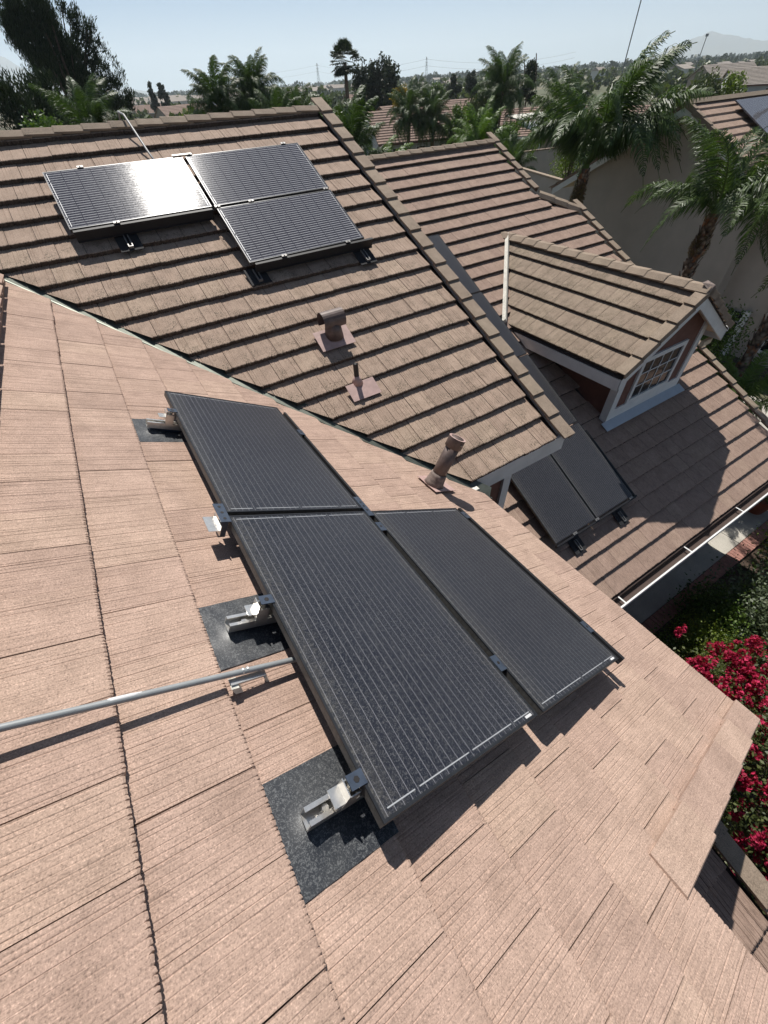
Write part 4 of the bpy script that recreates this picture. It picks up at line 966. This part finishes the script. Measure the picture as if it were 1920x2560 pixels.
s2 = [sp(6.1, 5.3, .25, .55), sp(6.5, 4.9, .28, .5), sp(7.1, 4.9, .3, .4), sp(6.7, 4.2, .35, .5), sp(7.5, 4.3, .25, .45), sp(7.9, 4.4, .2, .3), sp(7.2, 3.6, .35, .45), sp(6.3, 3.5, .28, .5), sp(7.9, 3.4, .2, .35), sp(7.2, 2.8, .4, .5), sp(8.3, 2.9, .16, .5), sp(8.7, 2.2, .16, .5), sp(7.8, 2.1, .35, .5), sp(6.8, 2.0, .5, .6), sp(8.8, 1.3, .25, .5), sp(8.1, 1.0, .5, .5), sp(7.1, .9, .6, .6), sp(9.0, .2, .35, .5), sp(8.6, -.4, .5, .5), sp(6.1, 1.1, .6, .7), sp(6.0, 2.6, .5, .6), sp(7.6, -.2, .7, .6), sp(6.6, -.2, .8, .6), sp(5.6, .0, .9, .7)]
tree('windblown_tree', 4.2, D1, 15, 4, 'dark', 'huge dark windblown tree rising out of the top left of the picture', 41, 'tall dark trees', blobs=dirblobs(s1, .7), n=1900, per=16, size=.30, dirn=(.35, 0, 1.3), elong=6, spread=.20, jitter=.35, trunk_r=.3)
tree('windblown_tree', 4.2, D1+1.5, 14, 4, 'dark', 'ragged open dark tree beside the huge one, sky showing through it', 42, 'tall dark trees', blobs=dirblobs(s2, .5), n=900, per=13, size=.27, dirn=(.5, 0, 1.1), elong=5, spread=.17, jitter=.45, trunk_r=.25)
for az, d, h, rx, lb in ((-.6, 40, 9.3, 1.5, 'dark pointed conifer at the very left edge above the ridge'), (1.1, 42, 9.1, 1.3, 'dark pointed conifer second from the left edge'), (2.2, 44, 9.3, 1.2, 'slimmer dark conifer under the huge windblown tree')):
    tree('conifer', az, d, h+.5, rx*1.35, 'dark', lb, 50+int(az*3), 'tall dark trees', z0=.1, column=True, n=1100, per=14, size=.24, dirn=(.1, 0, 1.1), elong=4, nb=30, jitter=.4, br=.5)
tree('broad_bush', .8, 30, 8.0, 2.4, 'green', 'sunlit rounded green tree low at the left edge behind the ridge', 55, n=900, per=12, size=.16)
tree('dark_tree', 3.2, 36, 8.7, 2.3, 'dark', 'dark rounded tree low behind the left part of the ridge', 56, n=900, per=12, size=.18)
tree('dark_tree', 6.6, 40, 8.6, 2.6, 'dark', 'dark spreading tree behind the ridge, right of the arching palm', 57, n=900, per=12, size=.18)
tree('distant_tree', 10.7, 260, 12.3, 2.6, 'dark', 'lone dark forked tree standing in front of the far fields', 58, 'distant trees', n=300, per=10, size=.8, column=True, dirn=(.3, 0, 1), elong=3, z0=.3)
tree('distant_tree', 11.6, 255, 12.0, 3.0, 'dark', 'dark leaning tree right of the lone forked one', 59, 'distant trees', n=300, per=10, size=.8, dirn=(.3, 0, 1), elong=3, z0=.3)
tree('yellow_bush', 12.9, 55, 8.2, 1.5, 'lime', 'yellow-green feathery tree just above the ridge left of the palms', 60, n=300, per=12, size=.22, dirn=(.1, 0, 1), elong=4)
for az, d, h, rx, lb, c_ in ((30.3, 120, 10.2, 3.4, 'rounded dark cypress at the left of the dark clump near the fan palm', True), (31.5, 122, 10.7, 3.1, 'upright dark cypress in the middle of the clump near the fan palm', True), (32.6, 124, 11.0, 3.5, 'tall broad dark cypress at the right of the clump near the fan palm', True), (33.3, 118, 9.8, 2.9, 'lower dark cypress at the right foot of the clump', True)):
    tree('cypress', az, d, h, rx, 'dark', lb, 70+int(az), 'dark cypress clump', column=c_, z0=.1, n=900, per=12, size=.42, nb=26, br=.5)
for az, d, h, rx, mt, lb in ((39.3, 160, 8.6, 2.4, 'dark', 'dark pointed cypress left of the pair beyond the tiled house'), (41.0, 165, 9.3, 3.0, 'dark', 'dark pointed cypress right of the pair beyond the tiled house'),
                             (34.2, 90, 7.7, 3.0, 'yellow', 'yellowing autumn tree behind the tiled house'), (36.2, 92, 7.2, 2.0, 'olive', 'olive tree touching the yellowing one'),
                             (41.3, 62, 7.0, 3.0, 'olive', 'brownish olive tree in the middle behind the bright palm'), (42.9, 66, 9.0, 2.4, 'green', 'tall bushy green tree rising beside the tall queen palm'),
                             (39.8, 75, 6.0, 2.2, 'green', 'green tree at the right end of the tiled house'), (46.3, 100, 9.6, 1.9, 'dark', 'dark tree top peeping over the tall palm\'s drooping fronds'),
                             (26.5, 60, 7.3, 2.6, 'green', 'green tree behind the right end of the main roof ridge'), (25.0, 66, 7.6, 2.2, 'olive', 'olive tree behind the ridge, left of the gable peak'),
                             (37.6, 130, 7.0, 3.0, 'green', 'low rounded green tree behind the pair of palms'), (45.2, 52, 5.2, 2.2, 'green', 'green shrub mass below the patio cover'),
                             (61.6, 60, 7.3, 4.2, 'olive', 'wide windblown olive tree above the neighbour\'s gable'), (59.2, 64, 6.4, 3.0, 'green', 'green tree left of the wide olive one above the neighbour'), (63.2, 70, 7.6, 2.8, 'lime', 'light green bushy tree below the far right houses')):
    tree('garden_tree', az, d, h, rx, mt, lb, 100+int(az*10), 'trees among the houses', n=800, per=12, size=.34 if d > 80 else .26, z0=.2, dirn=(.3, 0, .5) if mt == 'olive' else None, elong=2.4)
# shrubs near
tree('garden_shrub', 51.8, 41, 5.4, 1.9, 'lime', 'round yellow-green shrub between the garden walls and the big palm', 301, 'garden shrubs', n=520, per=12, size=.13, cat='shrub', z0=.12, br=.45)
tree('garden_shrub', 53.1, 27, 3.4, .9, 'lime', 'bright lime plant at the foot of the big palm by the wall', 302, 'garden shrubs', n=200, per=10, size=.22, elong=3, cat='shrub', z0=.1, br=.5, dirn=(0, 0, 1))
tree('garden_shrub', 71.2, 13.4, 4.1, .95, 'green', 'glossy green shrub below the dormer gutter beside the rake', 303, 'garden shrubs', n=420, per=12, size=.07, cat='shrub', z0=.3, br=.5)
tree('garden_shrub', 73.6, 12.9, 3.2, .8, 'lime', 'pale leafy shrub hugging the lower roof rake below the dormer', 304, 'garden shrubs', n=380, per=12, size=.07, cat='shrub', z0=.3, br=.5)
def shrub_at(x, y, h, rx, mt, lb, seed, size=.07, n=520, per=12, **kw):
    return tree('garden_shrub', math.degrees(math.atan2(x, y)), math.hypot(x, y), h, rx, mt, lb, seed, 'garden shrubs', n=n, per=per, size=size, cat='shrub', z0=.08, br=.5, **kw)
shrub_at(8.9, -.55, 1.0, 1.15, 'greygreen', 'sage green shrub beyond the bright green mound in the garden bed', 310, .075, 620)
shrub_at(10.6, -.9, 1.0, 1.2, 'greygreen', 'second sage green shrub at the right edge of the garden bed', 311, .075, 620)
shrub_at(7.0, -.35, .75, .75, 'lime', 'bright green clipped mound next to the red blossoms', 312, .045, 620)
shrub_at(8.0, .0, .6, .7, 'green', 'dark green shrub in shade along the brick border', 313, .06)
shrub_at(6.2, .0, .5, .6, 'green', 'low dark shrub in deep shade near the near roof\'s eave', 314, .06)
shrub_at(11.6, .0, .7, .8, 'lime', 'yellow-green shrub at the sunlit end of the brick border', 315, .06)
# ground cover
P_, _ = clump_pts([(x_, y_, GZ+.03, .5, .5, .10) for x_ in np.arange(4, 14, .7) for y_ in np.arange(-7, .3, .7)], 9000, nr, .1)
P_[:, 2] = np.maximum(P_[:, 2], GZ+.03); V, F = quad_leaves(len(P_), P_, .10, nr, 1.6); tag(link('ground_cover', raw_mesh('ground_cover', V, F, M['green'])), kind='stuff')
# crape myrtles with crimson blossom
def cluster_mesh(seed):
    r = np.random.RandomState(seed); P, d = clump_pts([(0, 0, 0, .055, .055, .06), (.03, .02, .07, .045, .045, .05), (-.03, .0, .10, .035, .035, .045), (0, -.02, .15, .025, .025, .035)], 170, r, .6)
    V, F = quad_leaves(170, P, .034, r, 1.1); return raw_mesh('blossom_%d' % seed, V, F, M['red'])
BL = [cluster_mesh(i) for i in range(4)]
def myrtle(x, y, h, rx, label, seed, nc):
    t = tree('crape_myrtle', math.degrees(math.atan2(x, y)), math.hypot(x, y), h, rx, 'olive', label, seed, 'crape myrtles', n=420, per=12, size=.060, cat='shrub', z0=.25, br=.42, nb=14, trunk_r=.05)
    r = random.Random(seed); bl = rand_blobs(random.Random(seed), 14, rx*.72, h*.70, h*.25+.2, rx*.42)
    for i in range(nc):
        b = bl[r.randrange(len(bl))]; a = r.uniform(0, 6.28); e = r.uniform(-.15, 1.3)
        p = Vector((b[0]+math.cos(a)*math.cos(e)*b[3]*1.08, b[1]+math.sin(a)*math.cos(e)*b[3]*1.08, b[2]+math.sin(e)*b[5]*1.08))
        o = link('blossom', BL[i % 4], t); o.matrix_basis = Matrix.Translation(p) @ Matrix.Rotation(r.uniform(0, 6.28), 4, 'Z') @ Matrix.Rotation(r.uniform(-.6, .6), 4, 'X') @ Matrix.Scale(r.uniform(.8, 1.7), 4)
myrtle(6.2, -.85, 2.5, 1.05, 'crimson flowering crape myrtle nearest the bright green mound', 401, 85)
myrtle(7.2, -1.7, 2.7, 1.2, 'tall crimson flowering crape myrtle at the right edge of the picture', 402, 95)
myrtle(5.15, -1.6, 2.5, 1.0, 'crimson crape myrtle beside the near roof\'s verge tiles', 403, 85)
myrtle(4.35, -2.45, 2.5, 1.0, 'crimson crape myrtle lowest in the picture, next to the small porch roof', 404, 80)
# pots
def pot(x, y, s, label, seed):
    root = empty('plant_pot', (x, y, GZ+.06)); tag(root, label, 'plant pot', 'terracotta pots on the path')
    MB().tube([(0, 0, 0), (0, 0, .30*s), (0, 0, .33*s), (0, 0, .40*s)], [.15*s, .23*s, .26*s, .26*s], 20, False).tube([(0, 0, .02), (0, 0, .36*s)], [.10*s, .235*s], 20).obj('pot', M['terracotta'], root, None, False)
    bl = rand_blobs(random.Random(seed), 8, .28*s, .35*s, .42*s, .16*s)
    link('foliage', crown_mesh('potplant', bl, 160, 8, .07, M['green'], seed, 3, .04), root)
pot(12.55, 1.15, 1.25, 'round terracotta pot with a leafy plant on the sunlit path', 1)
pot(13.05, .75, 1.0, 'smaller terracotta pot at the right edge beside the brick border', 2)

# ================================================================== neighbour's house and garden walls
nh = empty('neighbour_house', (24, 11, GZ)); tag(nh, 'large stucco neighbour house with a gable wall facing the roofs, right of the palms', 'house')
NX, NA, NAy, NE = 20.5, -1.08, 11.45, .545
def nz(y): return NA-NE*abs(y-NAy)
wpart('gable_wall', MB().prism([(NX, 7.75, GZ), (NX, 15.75, GZ), (NX, 15.75, nz(15.75)-.1), (NX, NAy, nz(NAy)-.1), (NX, 7.75, nz(7.75)-.1)], (10, 0, 0)), M['stucco'], nh)
wpart('recessed_wall', MB().prism([(NX+.75, 2.5, GZ), (NX+.75, 7.75, GZ), (NX+.75, 7.75, nz(7.75)-.1), (NX+.75, 2.5, nz(7.75)-.1)], (9, 0, 0)), M['stucco'], nh)
def yslab(y0, y1, th=.05, dz=0, x0=NX-.35, x1=31):
    return MB().prism([(x0, y0, nz(y0)+dz), (x0, y1, nz(y1)+dz), (x0, y1, nz(y1)+dz-th), (x0, y0, nz(y0)+dz-th)], (x1-x0, 0, 0))
rf = MB()
for sgn in (1, -1):
    for k in range(17 if sgn > 0 else 19):
        y0 = NAy+sgn*k*.31; y1 = y0+sgn*.33
        rf.prism([(NX-.38, y0, nz(y0)+.03), (NX-.38, y1, nz(y1)+.085), (NX-.38, y1, nz(y1)+.02), (NX-.38, y0, nz(y0)-.02)], (10.5, 0, 0))
wpart('roof', rf, M['tile_low'], nh)
wpart('ridge', MB().prism([(NX-.42, NAy-.14, NA+.04), (NX-.42, NAy, NA+.15), (NX-.42, NAy+.14, NA+.04)], (10.6, 0, 0)), M['trim_tile'], nh)
rt = rake_tile('rake_n', .42, .18, .16, M['trim_tile'], 3, side=-1)
for sgn in (1, -1):
    v_ = Vector((0, -sgn, NE)).normalized()
    for k in range(15 if sgn > 0 else 16):
        y0 = NAy+sgn*(5.4-k*.36)
        if sgn*(y0-NAy) < .1: continue
        x_ = Vector((1, 0, 0)) ; n_ = x_.cross(v_); n_ = n_ if n_.z > 0 else -n_
        M4 = frameM((NX-.22, y0, nz(y0)+.09), v_.cross(n_), v_, n_)
        me = rt
        o = link('rake_tile', me, None, None, None, M4 if v_.cross(n_).x > 0 else frameM((NX-.40, y0, nz(y0)+.09), v_.cross(n_), v_, n_)); o.parent = nh; o.matrix_parent_inverse = nh.matrix_basis.inverted()
for sgn in (1, -1):
    y0, y1 = NAy, NAy+sgn*5.2
    wpart('barge_board', MB().prism([(NX-.36, y0, nz(y0)-.02), (NX-.36, y1, nz(y1)-.02), (NX-.36, y1, nz(y1)-.26), (NX-.36, y0, nz(y0)-.26)], (.04, 0, 0)), M['white'], nh)
wpart('soffit', MB().prism([(NX-.3, NAy+5.2, nz(NAy+5.2)-.05), (NX-.3, NAy+4.3, nz(NAy+4.3)-.05), (NX-.3, NAy+4.3, nz(NAy+4.3)-.10), (NX-.3, NAy+5.2, nz(NAy+5.2)-.10)], (10, 0, 0)), M['cream'], nh)
wpart('eave_wall_side', MB().box(NX+.1, NX+10, 15.75, 15.8, GZ, -3.7), M['stucco'], nh)
w_ = wpart('window', MB().box(NX+.70, NX+.74, 3.9, 5.45, -8.15, -6.4), M['winglass'], nh)
wc = MB().box(NX+.66, NX+.745, 5.45, 5.57, -8.25, -6.3).box(NX+.66, NX+.745, 3.8, 3.9, -8.25, -6.3).box(NX+.66, NX+.745, 3.9, 5.45, -8.25, -8.15).box(NX+.66, NX+.745, 3.9, 5.45, -6.4, -6.3)
sub('window_casing', wc, M['white'], w_)
for y in (4.4, 4.92): sub('muntin', MB().box(NX+.68, NX+.70, y-.012, y+.012, -8.15, -6.4), M['white'], w_)
for z in (-7.73, -7.31): sub('muntin', MB().box(NX+.675, NX+.685, 3.9, 5.45, z-.012, z+.012), M['white'], w_)
w2 = wpart('window', MB().box(NX+.60, NX+.64, 6.62, 7.7, -8.6, -7.05), M['winglass'], nh)
sub('window_casing', MB().box(NX+.50, NX+.66, 6.42, 6.62, -8.7, -6.95), M['white'], w2)
for y in (6.98, 7.34): sub('muntin', MB().box(NX+.57, NX+.59, y-.015, y+.015, -8.6, -7.05), M['white'], w2)
for z in (-8.2, -7.8, -7.4): sub('muntin', MB().box(NX+.572, NX+.585, 6.62, 7.7, z-.012, z+.012), M['white'], w2)
wpart('downspout', MB().tube([(NX+.66, 5.95, nz(7.75)-.2), (NX+.66, 5.9, GZ+.1)], .045, 8), M['stucco'], nh)
np_ = MB().prism([(22.4, 11.0, nz(11.0)+.22), (22.4, 9.2, nz(9.2)+.22), (25, 9.2, nz(9.2)+.22), (25, 11.0, nz(11.0)+.22)], Vector((0, -.48, .88))*.04).obj('solar_panel', M['glass_far'])
tag(np_, 'grey-blue solar panel on the neighbour\'s roof at the right edge', 'solar panel')
fl2 = MB().tube([(24.4, 10.5, nz(10.5)), (24.4, 10.5, nz(10.5)+.75)], .06, 10).tube([(24.4, 10.5, nz(10.5)+.7), (24.4, 10.5, nz(10.5)+.85)], .11, 10).obj('roof_pipe', M['black']); tag(fl2, 'dark capped vent pipe on the neighbour\'s roof by the right edge', 'roof vent')
def wall(name, a, b, h, label, th=.2, mat='stucco', base=GZ):
    a, b = Vector((a[0], a[1], base)), Vector((b[0], b[1], base)); d = (b-a).normalized(); s_ = Vector((-d.y, d.x, 0))*th*.5
    root = empty(name, tuple(a)); tag(root, label, 'wall', 'garden walls')
    wpart('wall', MB().prism([a-s_, a+s_, a+s_+Vector((0, 0, h)), a-s_+Vector((0, 0, h))], b-a), M[mat], root)
    s2 = s_*1.35; wpart('coping', MB().prism([a-s2+Vector((0, 0, h)), a+s2+Vector((0, 0, h)), a+s2+Vector((0, 0, h+.08)), a-s2+Vector((0, 0, h+.08))], b-a), M['trim_tile'], root)
wall('garden_wall', azp(46.4, 34)[:2], azp(53.4, 27.5)[:2], 4.6, 'pinkish garden wall running behind the lower roof to the big palm')
wall('garden_wall', azp(46.6, 44)[:2], azp(51.0, 47)[:2], 4.3, 'shaded garden wall behind the first, below the patio cover')
# patio cover
pc = empty('patio_cover', tuple(azp(49.2, 62))); tag(pc, 'pale flat patio cover with white beams behind the garden walls', 'patio cover')
p0 = azp(49.0, 62, -4.2)
wpart('roof_panel', MB().prism([p0+Vector((-3.2, -1.8, -.25)), p0+Vector((2.6, -2.6, -.2)), p0+Vector((4.0, 1.8, .35)), p0+Vector((-2.4, 2.8, .35))], (0, 0, .12)), plain('pale_roof_panel', (.30, .33, .33), .7), pc)
for dx, dy in ((-3.1, -1.7), (2.5, -2.5), (3.8, 1.6), (-.3, -2.1)): wpart('post', MB().box(p0.x+dx-.08, p0.x+dx+.08, p0.y+dy-.08, p0.y+dy+.08, GZ, p0.z-.1), M['white'], pc)
wpart('beam', MB().prism([p0+Vector((-3.3, -1.9, -.45)), p0+Vector((-3.3, -1.9, -.2)), p0+Vector((-3.2, -1.7, -.2)), p0+Vector((-3.2, -1.7, -.45))], (5.9, -.8, .04)), M['white'], pc)
wpart('upper_panel', MB().prism([p0+Vector((-1.5, 3.2, .55)), p0+Vector((5.5, 2.2, .6)), p0+Vector((6.4, 4.8, .8)), p0+Vector((-1.2, 5.6, .8))], (0, 0, .12)), M['whiteold'], pc)

# ---- far houses
def far_house(az, d, w, dep, eave, ridge, rot, label, wallm='whitewall', rows=12, hip=False, wins=0, mat='farroof'):
    p = azp(az, d); root = empty('far_house', M4=Matrix.Translation(p) @ Matrix.Rotation(rot, 4, 'Z')); tag(root, label, 'house', 'houses of the neighbourhood')
    h, rz = eave, ridge
    MB().box(-w/2, w/2, -dep/2, dep/2, 0, h).prism([(-w/2, -dep/2, h), (-w/2, dep/2, h), (-w/2, 0, rz-.2)], (.15, 0, 0)).prism([(w/2, -dep/2, h), (w/2, dep/2, h), (w/2, 0, rz-.2)], (-.15, 0, 0)).obj('wall', M[wallm], root)
    rf = MB(); dy = (dep/2+.5)/rows; dz = (rz-h+.25)/rows
    for s_ in (-1, 1):
        for k in range(rows):
            y0, y1 = s_*(dep/2+.5-k*dy), s_*(dep/2+.5-(k+1)*dy-.03); z0, z1 = h-.25+k*dz, h-.25+(k+1)*dz
            x_ = w/2+.4
            rf.prism([(-x_, y0, z0+.11), (-x_, y1, z1+.05), (-x_, y1, z1-.02), (-x_, y0, z0-.06)], (2*x_, 0, 0))
    rf.obj('roof', M[mat], root)
    MB().box(-w/2-.4, w/2+.4, -dep/2-.56, -dep/2-.50, h-.42, h-.22).obj('fascia', M['brownwall'] if wallm == 'whitewall' else M['white'], root)
    for i in range(wins):
        x = -w/2+(i+.7)*w/(wins+.4)
        f = MB().box(x-.6, x+.6, -dep/2-.05, -dep/2+.0, h-2.0, h-.8).obj('window', M['winglass'], root)
        MB().box(x-.7, x-.6, -dep/2-.09, -dep/2, h-2.1, h-.7).box(x+.6, x+.7, -dep/2-.09, -dep/2, h-2.1, h-.7).box(x-.6, x+.6, -dep/2-.09, -dep/2, h-2.1, h-2.0).box(x-.6, x+.6, -dep/2-.09, -dep/2, h-.8, h-.7).obj('window_frame', M['white'], f)
    return root
M['whitewall'] = plain('white_house_wall', (.50, .50, .49), .9, 0, .08, .6)
M['tanwall'] = plain('tan_house_wall', (.36, .30, .24), .9, 0, .08, .6)
M['farroof'] = plain('far_tile_roof', (.27, .185, .145), .9, 0, .25, 3.0)
M['farroof2'] = plain('far_grey_roof', (.30, .26, .225), .9, 0, .2, 3.0)
far_house(36.0, 80, 15.5, 9, 3.1, 5.9, math.radians(-12), 'white walled house under striped tile roof behind the two queen palms', wins=4, rows=13)
far_house(34.0, 110, 10, 8, 3.2, 5.4, .2, 'small peach roofed house beyond the yellowing tree', 'tanwall', 10)
far_house(40.5, 120, 11, 8, 3.0, 5.4, -.5, 'tiled house peeping right of the white walled one', 'tanwall', 10)
far_house(46.4, 78, 15, 9, 3.2, 5.4, -.55, 'tile roofed house behind the tall palms and the patio cover', 'tanwall', 13)
far_house(51.5, 84, 14, 9, 2.6, 4.6, -.6, 'tiled roof seen between the big palm\'s fronds', 'tanwall', 13)
far_house(57.4, 84, 13, 9, 2.6, 4.9, -.7, 'striped tile roof directly above the neighbour\'s long eave', 'tanwall', 13)
far_house(65.4, 150, 15, 10, 4.9, 7.2, -.9, 'long brown roofed house on the rise at the far right', 'whitewall', 14, wins=3, mat='farroof2')
far_house(62.3, 210, 16, 10, 5.0, 7.6, -.4, 'pale roofed house beyond the olive tree at the far right', 'tanwall', 10, mat='farroof2')
far_house(12.3, 230, 13, 9, 3.2, 5.8, .3, 'pinkish far roof left of the drooping palms', 'tanwall', 8)
far_house(14.0, 260, 13, 9, 3.2, 5.6, -.2, 'small white gabled far house left of the palms', 'whitewall', 8)
far_house(10.0, 300, 14, 9, 3.2, 5.8, .1, 'far roof just left of the lone forked tree', 'tanwall', 8)
far_house(30.6, 200, 16, 10, 3.2, 6.0, .1, 'far tan roof below the cypress clump', 'tanwall', 8)
# far plain: groves, town and orchards too far to count
def plain_stuff(name, n, az0, az1, d0, d1, hmin, hmax, mat, seed, quads=26, wide=1.6):
    r = np.random.RandomState(seed); V = []; 
    az = np.radians(r.uniform(az0, az1, n)); d = np.sqrt(r.uniform(d0**2, d1**2, n)); h = r.uniform(hmin, hmax, n)
    c = np.stack([np.sin(az)*d, np.cos(az)*d, np.full(n, GZ)+h*.5], 1)
    c = np.repeat(c, quads, 0); hh = np.repeat(h, quads)[:, None]
    q = r.normal(size=(n*quads, 3)); q /= np.linalg.norm(q, axis=1, keepdims=True)
    P = c+q*hh*np.array([.5*wide*.6, .5*wide*.6, .48])*r.uniform(.5, 1, (n*quads, 1)); P[:, 2] = np.maximum(P[:, 2], GZ+.3)
    a = r.normal(size=(n*quads, 3)); a /= np.linalg.norm(a, axis=1, keepdims=True); b = np.cross(a, r.normal(size=(n*quads, 3))); b /= np.linalg.norm(b, axis=1, keepdims=True)
    s_ = hh*.20*r.uniform(.6, 1.3, (n*quads, 1))
    V = np.stack([P-a*s_, P+b*s_, P+a*s_, P-b*s_], 1).reshape(-1, 3)
    o = link(name, raw_mesh(name, V, np.arange(len(V)).reshape(-1, 4), M[mat])); tag(o, kind='stuff'); return o
plain_stuff('near_groves', 230, 7, 44, 150, 420, 3, 6.0, 'olive', 1, 40)
plain_stuff('near_groves', 160, 50, 75, 140, 420, 3, 6.4, 'olive', 8, 40)
plain_stuff('mid_groves', 700, 0, 76, 420, 1300, 5, 9, 'olive', 2)
plain_stuff('far_treeline', 1500, -2, 80, 1500, 3600, 9, 19, 'dark', 3, 20, 2.6)
plain_stuff('far_treeline', 1200, 28, 80, 900, 2400, 8, 15, 'dark', 5, 20, 2.0)
def town(n, az0, az1, d0, d1, seed):
    r = random.Random(seed); mb = MB(); rb = MB()
    for _ in range(n):
        p = azp(r.uniform(az0, az1), math.sqrt(r.uniform(d0*d0, d1*d1))); w, l, h = r.uniform(8, 16), r.uniform(8, 20), r.uniform(3, 6)
        mb.box(p.x-l/2, p.x+l/2, p.y-w/2, p.y+w/2, GZ, GZ+h); rb.prism([(p.x-l/2-.5, p.y-w/2-.5, GZ+h), (p.x-l/2-.5, p.y+w/2+.5, GZ+h), (p.x-l/2-.5, p.y, GZ+h+2.4)], (l+1, 0, 0))
    tag(mb.obj('distant_town', M['whitewall']), kind='stuff'); tag(rb.obj('distant_town_roofs', M['farroof2']), kind='stuff')
town(420, 24, 80, 500, 2600, 6); town(90, 8, 26, 500, 1500, 7)
# mountains
def mountain(name, d, prof, seed, depth=1500, mat=None):
    r = np.random.RandomState(seed); azs = np.linspace(prof[0][0], prof[-1][0], 90); hs = np.interp(azs, [p[0] for p in prof], [p[1] for p in prof])
    n = len(azs); V = []; F = []
    rows = [(-depth, 0.0), (-depth*.6, .3), (-depth*.3, .62), (0, 1.0), (depth*.5, .4)]
    for k, (dd, f) in enumerate(rows):
        for i, a in enumerate(azs):
            h = hs[i]*d/57.3*f*(1+(.10*math.sin(i*1.3+k*2)+.06*r.normal())*(0 if k == 0 else (.25 if k == 3 else 1)))
            p = azp(a, d+dd+(60*r.normal() if k < 4 else 0)); V.append((p.x, p.y, GZ-2+max(0, h)))
    for k in range(len(rows)-1):
        for i in range(n-1): F.append((k*n+i, k*n+i+1, (k+1)*n+i+1, (k+1)*n+i))
    me = bpy.data.meshes.new(name); me.from_pydata(V, [], F); me.update(); me.polygons.foreach_set('use_smooth', [True]*len(me.polygons))
    tag(link(name, me, None, M['hill']), kind='structure')
M['hill'] = plain('dry_hillside', (.13, .115, .085), .95, 0, .2, .002)
mountain('mountains', 10500, [(54.5, 0), (56, .35), (57.4, .85), (58.6, 1.15), (59.4, 1.35), (60.2, 1.62), (60.9, 1.45), (62, 1.25), (63.5, .95), (65.5, .75), (68, .6), (74, .3), (80, 0)], 4)
mountain('mountains', 10800, [(-9, 0), (-6, 1.2), (-3, 2.2), (-.8, 2.9), (.6, 2.75), (1.2, 2.15), (2.2, 1.7), (3.4, 1.1), (5.5, .8), (8.5, .6), (12, .15), (14, 0)], 5)
# lattice pylons with wires
def pylon(az, d, h, label):
    p = azp(az, d); root = empty('lattice_pylon', M4=Matrix.Translation(p) @ Matrix.Rotation(.5, 4, 'Z')); tag(root, label, 'pylon', 'pylons on the plain')
    mb = MB(); r0 = d*.00011
    lv = [(0, h*.11), (h*.25, h*.075), (h*.5, h*.045), (h*.68, h*.03), (h*.85, h*.025), (h, h*.008)]
    for (z0, w0), (z1, w1) in zip(lv, lv[1:]):
        for sx, sy in ((1, 1), (1, -1), (-1, -1), (-1, 1)):
            mb.tube([(sx*w0, sy*w0, z0), (sx*w1, sy*w1, z1)], r0, 4); nx, ny = -sy*1, sx*1
            mb.tube([(sx*w0, sy*w0, z0), (nx*w1, ny*w1, z1)], r0*.6, 3); mb.tube([(nx*w0, ny*w0, z0), (sx*w1, sy*w1, z1)], r0*.6, 3)
    mb.obj('mast', M['lattice'], root)
    for z in (.68, .80, .92):
        MB().tube([(-h*.12, 0, z*h), (h*.12, 0, z*h)], r0, 4).tube([(-h*.12, 0, z*h), (0, 0, z*h+h*.05)], r0*.7, 3).tube([(h*.12, 0, z*h), (0, 0, z*h+h*.05)], r0*.7, 3).obj('crossarm', M['lattice'], root)
    return p, h
q1 = pylon(36.6, 900, 30, 'nearest lattice pylon rising above the plain right of the cypresses'); q2 = pylon(26.2, 1350, 42, 'far lattice pylon left of the fan palm'); q3 = pylon(14.9, 1700, 46, 'faint lattice pylon above the wide queen palm')
wr = MB()
for (a, ha), (b, hb) in ((q1, q2), (q2, q3), (q1, (azp(50, 1100), 30))):
    for z in (.92, .70):
        wr.tube([(a.x+(b.x-a.x)*t, a.y+(b.y-a.y)*t, GZ+(ha+(hb-ha)*t)*z-22*4*t*(1-t)*.35) for t in np.linspace(0, 1, 12)], .11, 3, False)
tag(wr.obj('power_lines', M['lattice']), 'thin power lines sagging between the lattice pylons on the plain', 'power line')
lp = empty('floodlight_pole', tuple(azp(60.0, 300))); tag(lp, 'tall leaning-looking floodlight pole in front of the mountain at right', 'light pole')
MB().tube([(0, 0, 0), (0, 0, 15.6)], [.22, .15], 6).obj('pole', M['lattice'], lp); MB().box(-.8, .8, -.2, .2, 15.4, 16.2).obj('lamp_head', M['lattice'], lp)
an = MB().tube([tuple(azp(54.3, 60, -.5)), tuple(azp(54.3, 60, 4.9))], .05, 5).obj('antenna_mast', M['lattice']); tag(an, 'thin antenna mast sticking up behind the big palm\'s crown', 'antenna')
for az, h0, lb in ((45.6, .9, 'thin bare spike left above the tall palm'), (46.6, 1.3, 'thin bare spike right above the tall palm')):
    o = MB().tube([tuple(azp(az+.35, 69, -.8)), tuple(azp(az, 69, h0))], .05, 4).obj('bare_spike', M['bark']); tag(o, lb, 'dry frond', 'bare spikes above the palm')

# ================================================================== the smog itself
def haze_box():
    m = bpy.data.materials.new('haze'); m.use_nodes = True; nt = m.node_tree
    nt.nodes.remove(nt.nodes['Principled BSDF']); pv_ = nt.nodes.new('ShaderNodeVolumePrincipled')
    pv_.inputs['Color'].default_value = (0.80, 0.91, 1.0, 1); pv_.inputs['Density'].default_value = HAZE_D; pv_.inputs['Anisotropy'].default_value = 0.35
    nt.links.new(pv_.outputs[0], nt.nodes['Material Output'].inputs['Volume'])
    o = MB().box(-R_-50, R_+50, -2100, R_+50, GZ-1.5, 600).obj('haze', m); tag(o, kind='stuff')
HAZE_D = 0.00013
haze_box()
